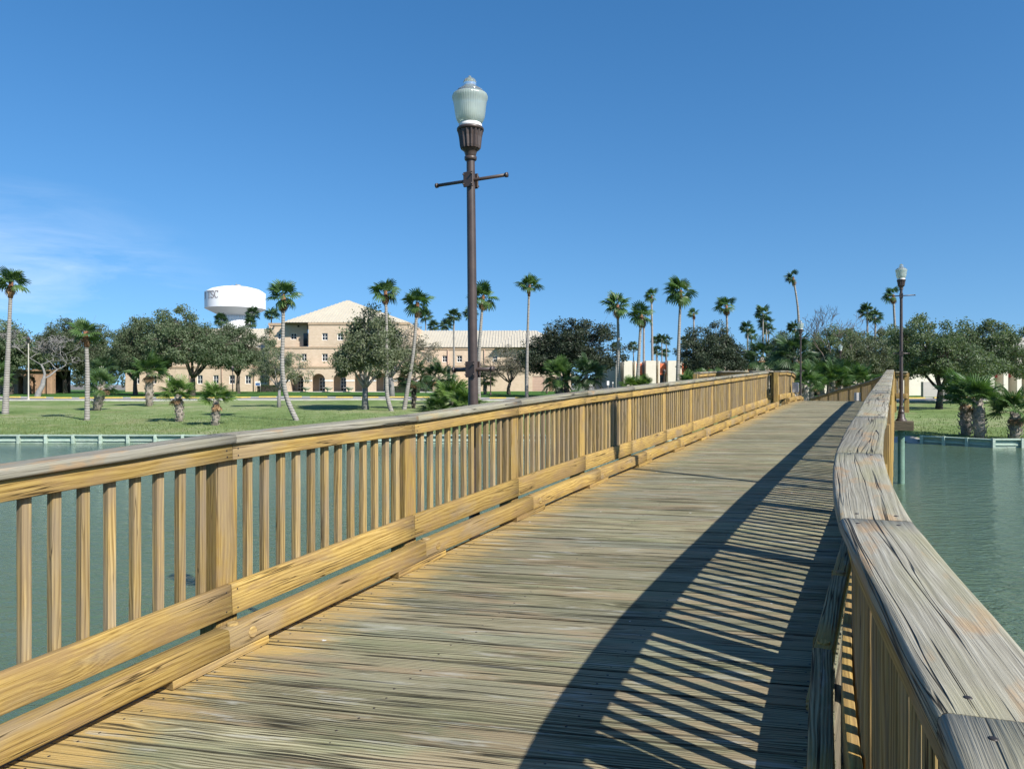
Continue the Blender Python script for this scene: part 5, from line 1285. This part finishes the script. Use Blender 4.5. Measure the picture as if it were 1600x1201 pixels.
for k, (px, top, Y, sc, lab) in enumerate(((1268, 592, 56, 1.1, 'palmetto right of the crest lamp post'), (1284, 583, 60, 1.15, 'tall palmetto left of the smaller lamp post'), (1300, 592, 56, 1.05, 'palmetto at the foot of the smaller lamp post'), (1322, 588, 58, 1.1, 'palmetto right of the smaller lamp post'), (1342, 593, 56, 1.0, 'palmetto near the railing bend at the right'), (1312, 584, 66, 1.0, 'palmetto behind the smaller lamp post'), (1258, 596, 52, 0.9, 'low palmetto beside the left crest railing'))):
    short_palm(lab, px, 612, top + 5, Y, sc * 0.8, 30, 'frond_deep' if k % 2 else 'frond_green', 0.2, 0.1, 0, 33 + k, 0, name='palmetto', dead=1)
short_palm('stout short palm on the right bank, left of the close pair', 1509, 672, 622, 42.6, 0.84, 32, 'frond_green', 0.30, 0.3, 0.0, 50, 4)
short_palm('stout short palm on the right bank, right of the close pair', 1531, 678, 626, 40.3, 0.80, 30, 'frond_green', 0.29, 0.3, -0.06, 51, 4)
short_palm('stout short palm at the right edge of the bank', 1586, 678, 644, 40.0, 0.78, 30, 'frond_green', 0.27, 0.2, 0.0, 52, 0)

# ------------------------------------------------------------------ far woods and grass fringe
r = np.random.default_rng(99); P = []
for k in range(620):
    Y = r.uniform(205, 320); px = r.uniform(-420, 2020); x = PX(px, Y); h = r.uniform(3.2, 6.2) * (1 + 0.25 * math.sin(px * 0.031)) * (1.9 if px < 300 or px > 1190 else 1.0)
    g = r.normal(size=(70, 3)); g /= np.linalg.norm(g, axis=1)[:, None]; g *= (r.uniform(0.2, 1, 70) ** 0.5)[:, None] * np.array([2.6, 2.6, h * 0.55]); P.append(g + np.array([x, Y, gz(x, Y) + h * 0.55]))
V, Fq = leaf_quads(np.concatenate(P), 1.0, r, 0.3, 0.6)
tag(link('far_woods', np_mesh('far_woods', V, Fq), 'oak_leaf_dark'), 'dark line of distant trees along the horizon behind the campus', 'woods', kind='stuff')
n = 60000; X = r.uniform(-60, 70, n); bk = np.array([bank(x) for x in X]); Yg = bk + 0.2 + np.abs(r.normal(size=n)) * 9.0
keep = ~((X > 19.4) & (X < 23.2) & (Yg < bk + 3.4)); X, Yg = X[keep], Yg[keep]; n = len(X)
Zg = np.interp(Yg, _PY, _PZ) + 0.05 * np.sin(X * .13 + Yg * .05) + 0.03 * np.sin(X * .37 - Yg * .21)
a = r.uniform(0, 6.28, n); w = r.uniform(.012, .03, n); h = r.uniform(.05, .15, n); lx, ly = r.normal(size=n) * .05, r.normal(size=n) * .05
V = np.empty((n, 3, 3)); V[:, 0] = np.stack([X - w * np.cos(a), Yg - w * np.sin(a), Zg - .02], 1); V[:, 1] = np.stack([X + w * np.cos(a), Yg + w * np.sin(a), Zg - .02], 1); V[:, 2] = np.stack([X + lx, Yg + ly, Zg + h], 1)
tag(link('grass', np_mesh('grass', V.reshape(-1, 3), np.arange(3 * n).reshape(n, 3)), 'grass_blade'), 'short mown grass on both lake banks', 'grass', kind='stuff')
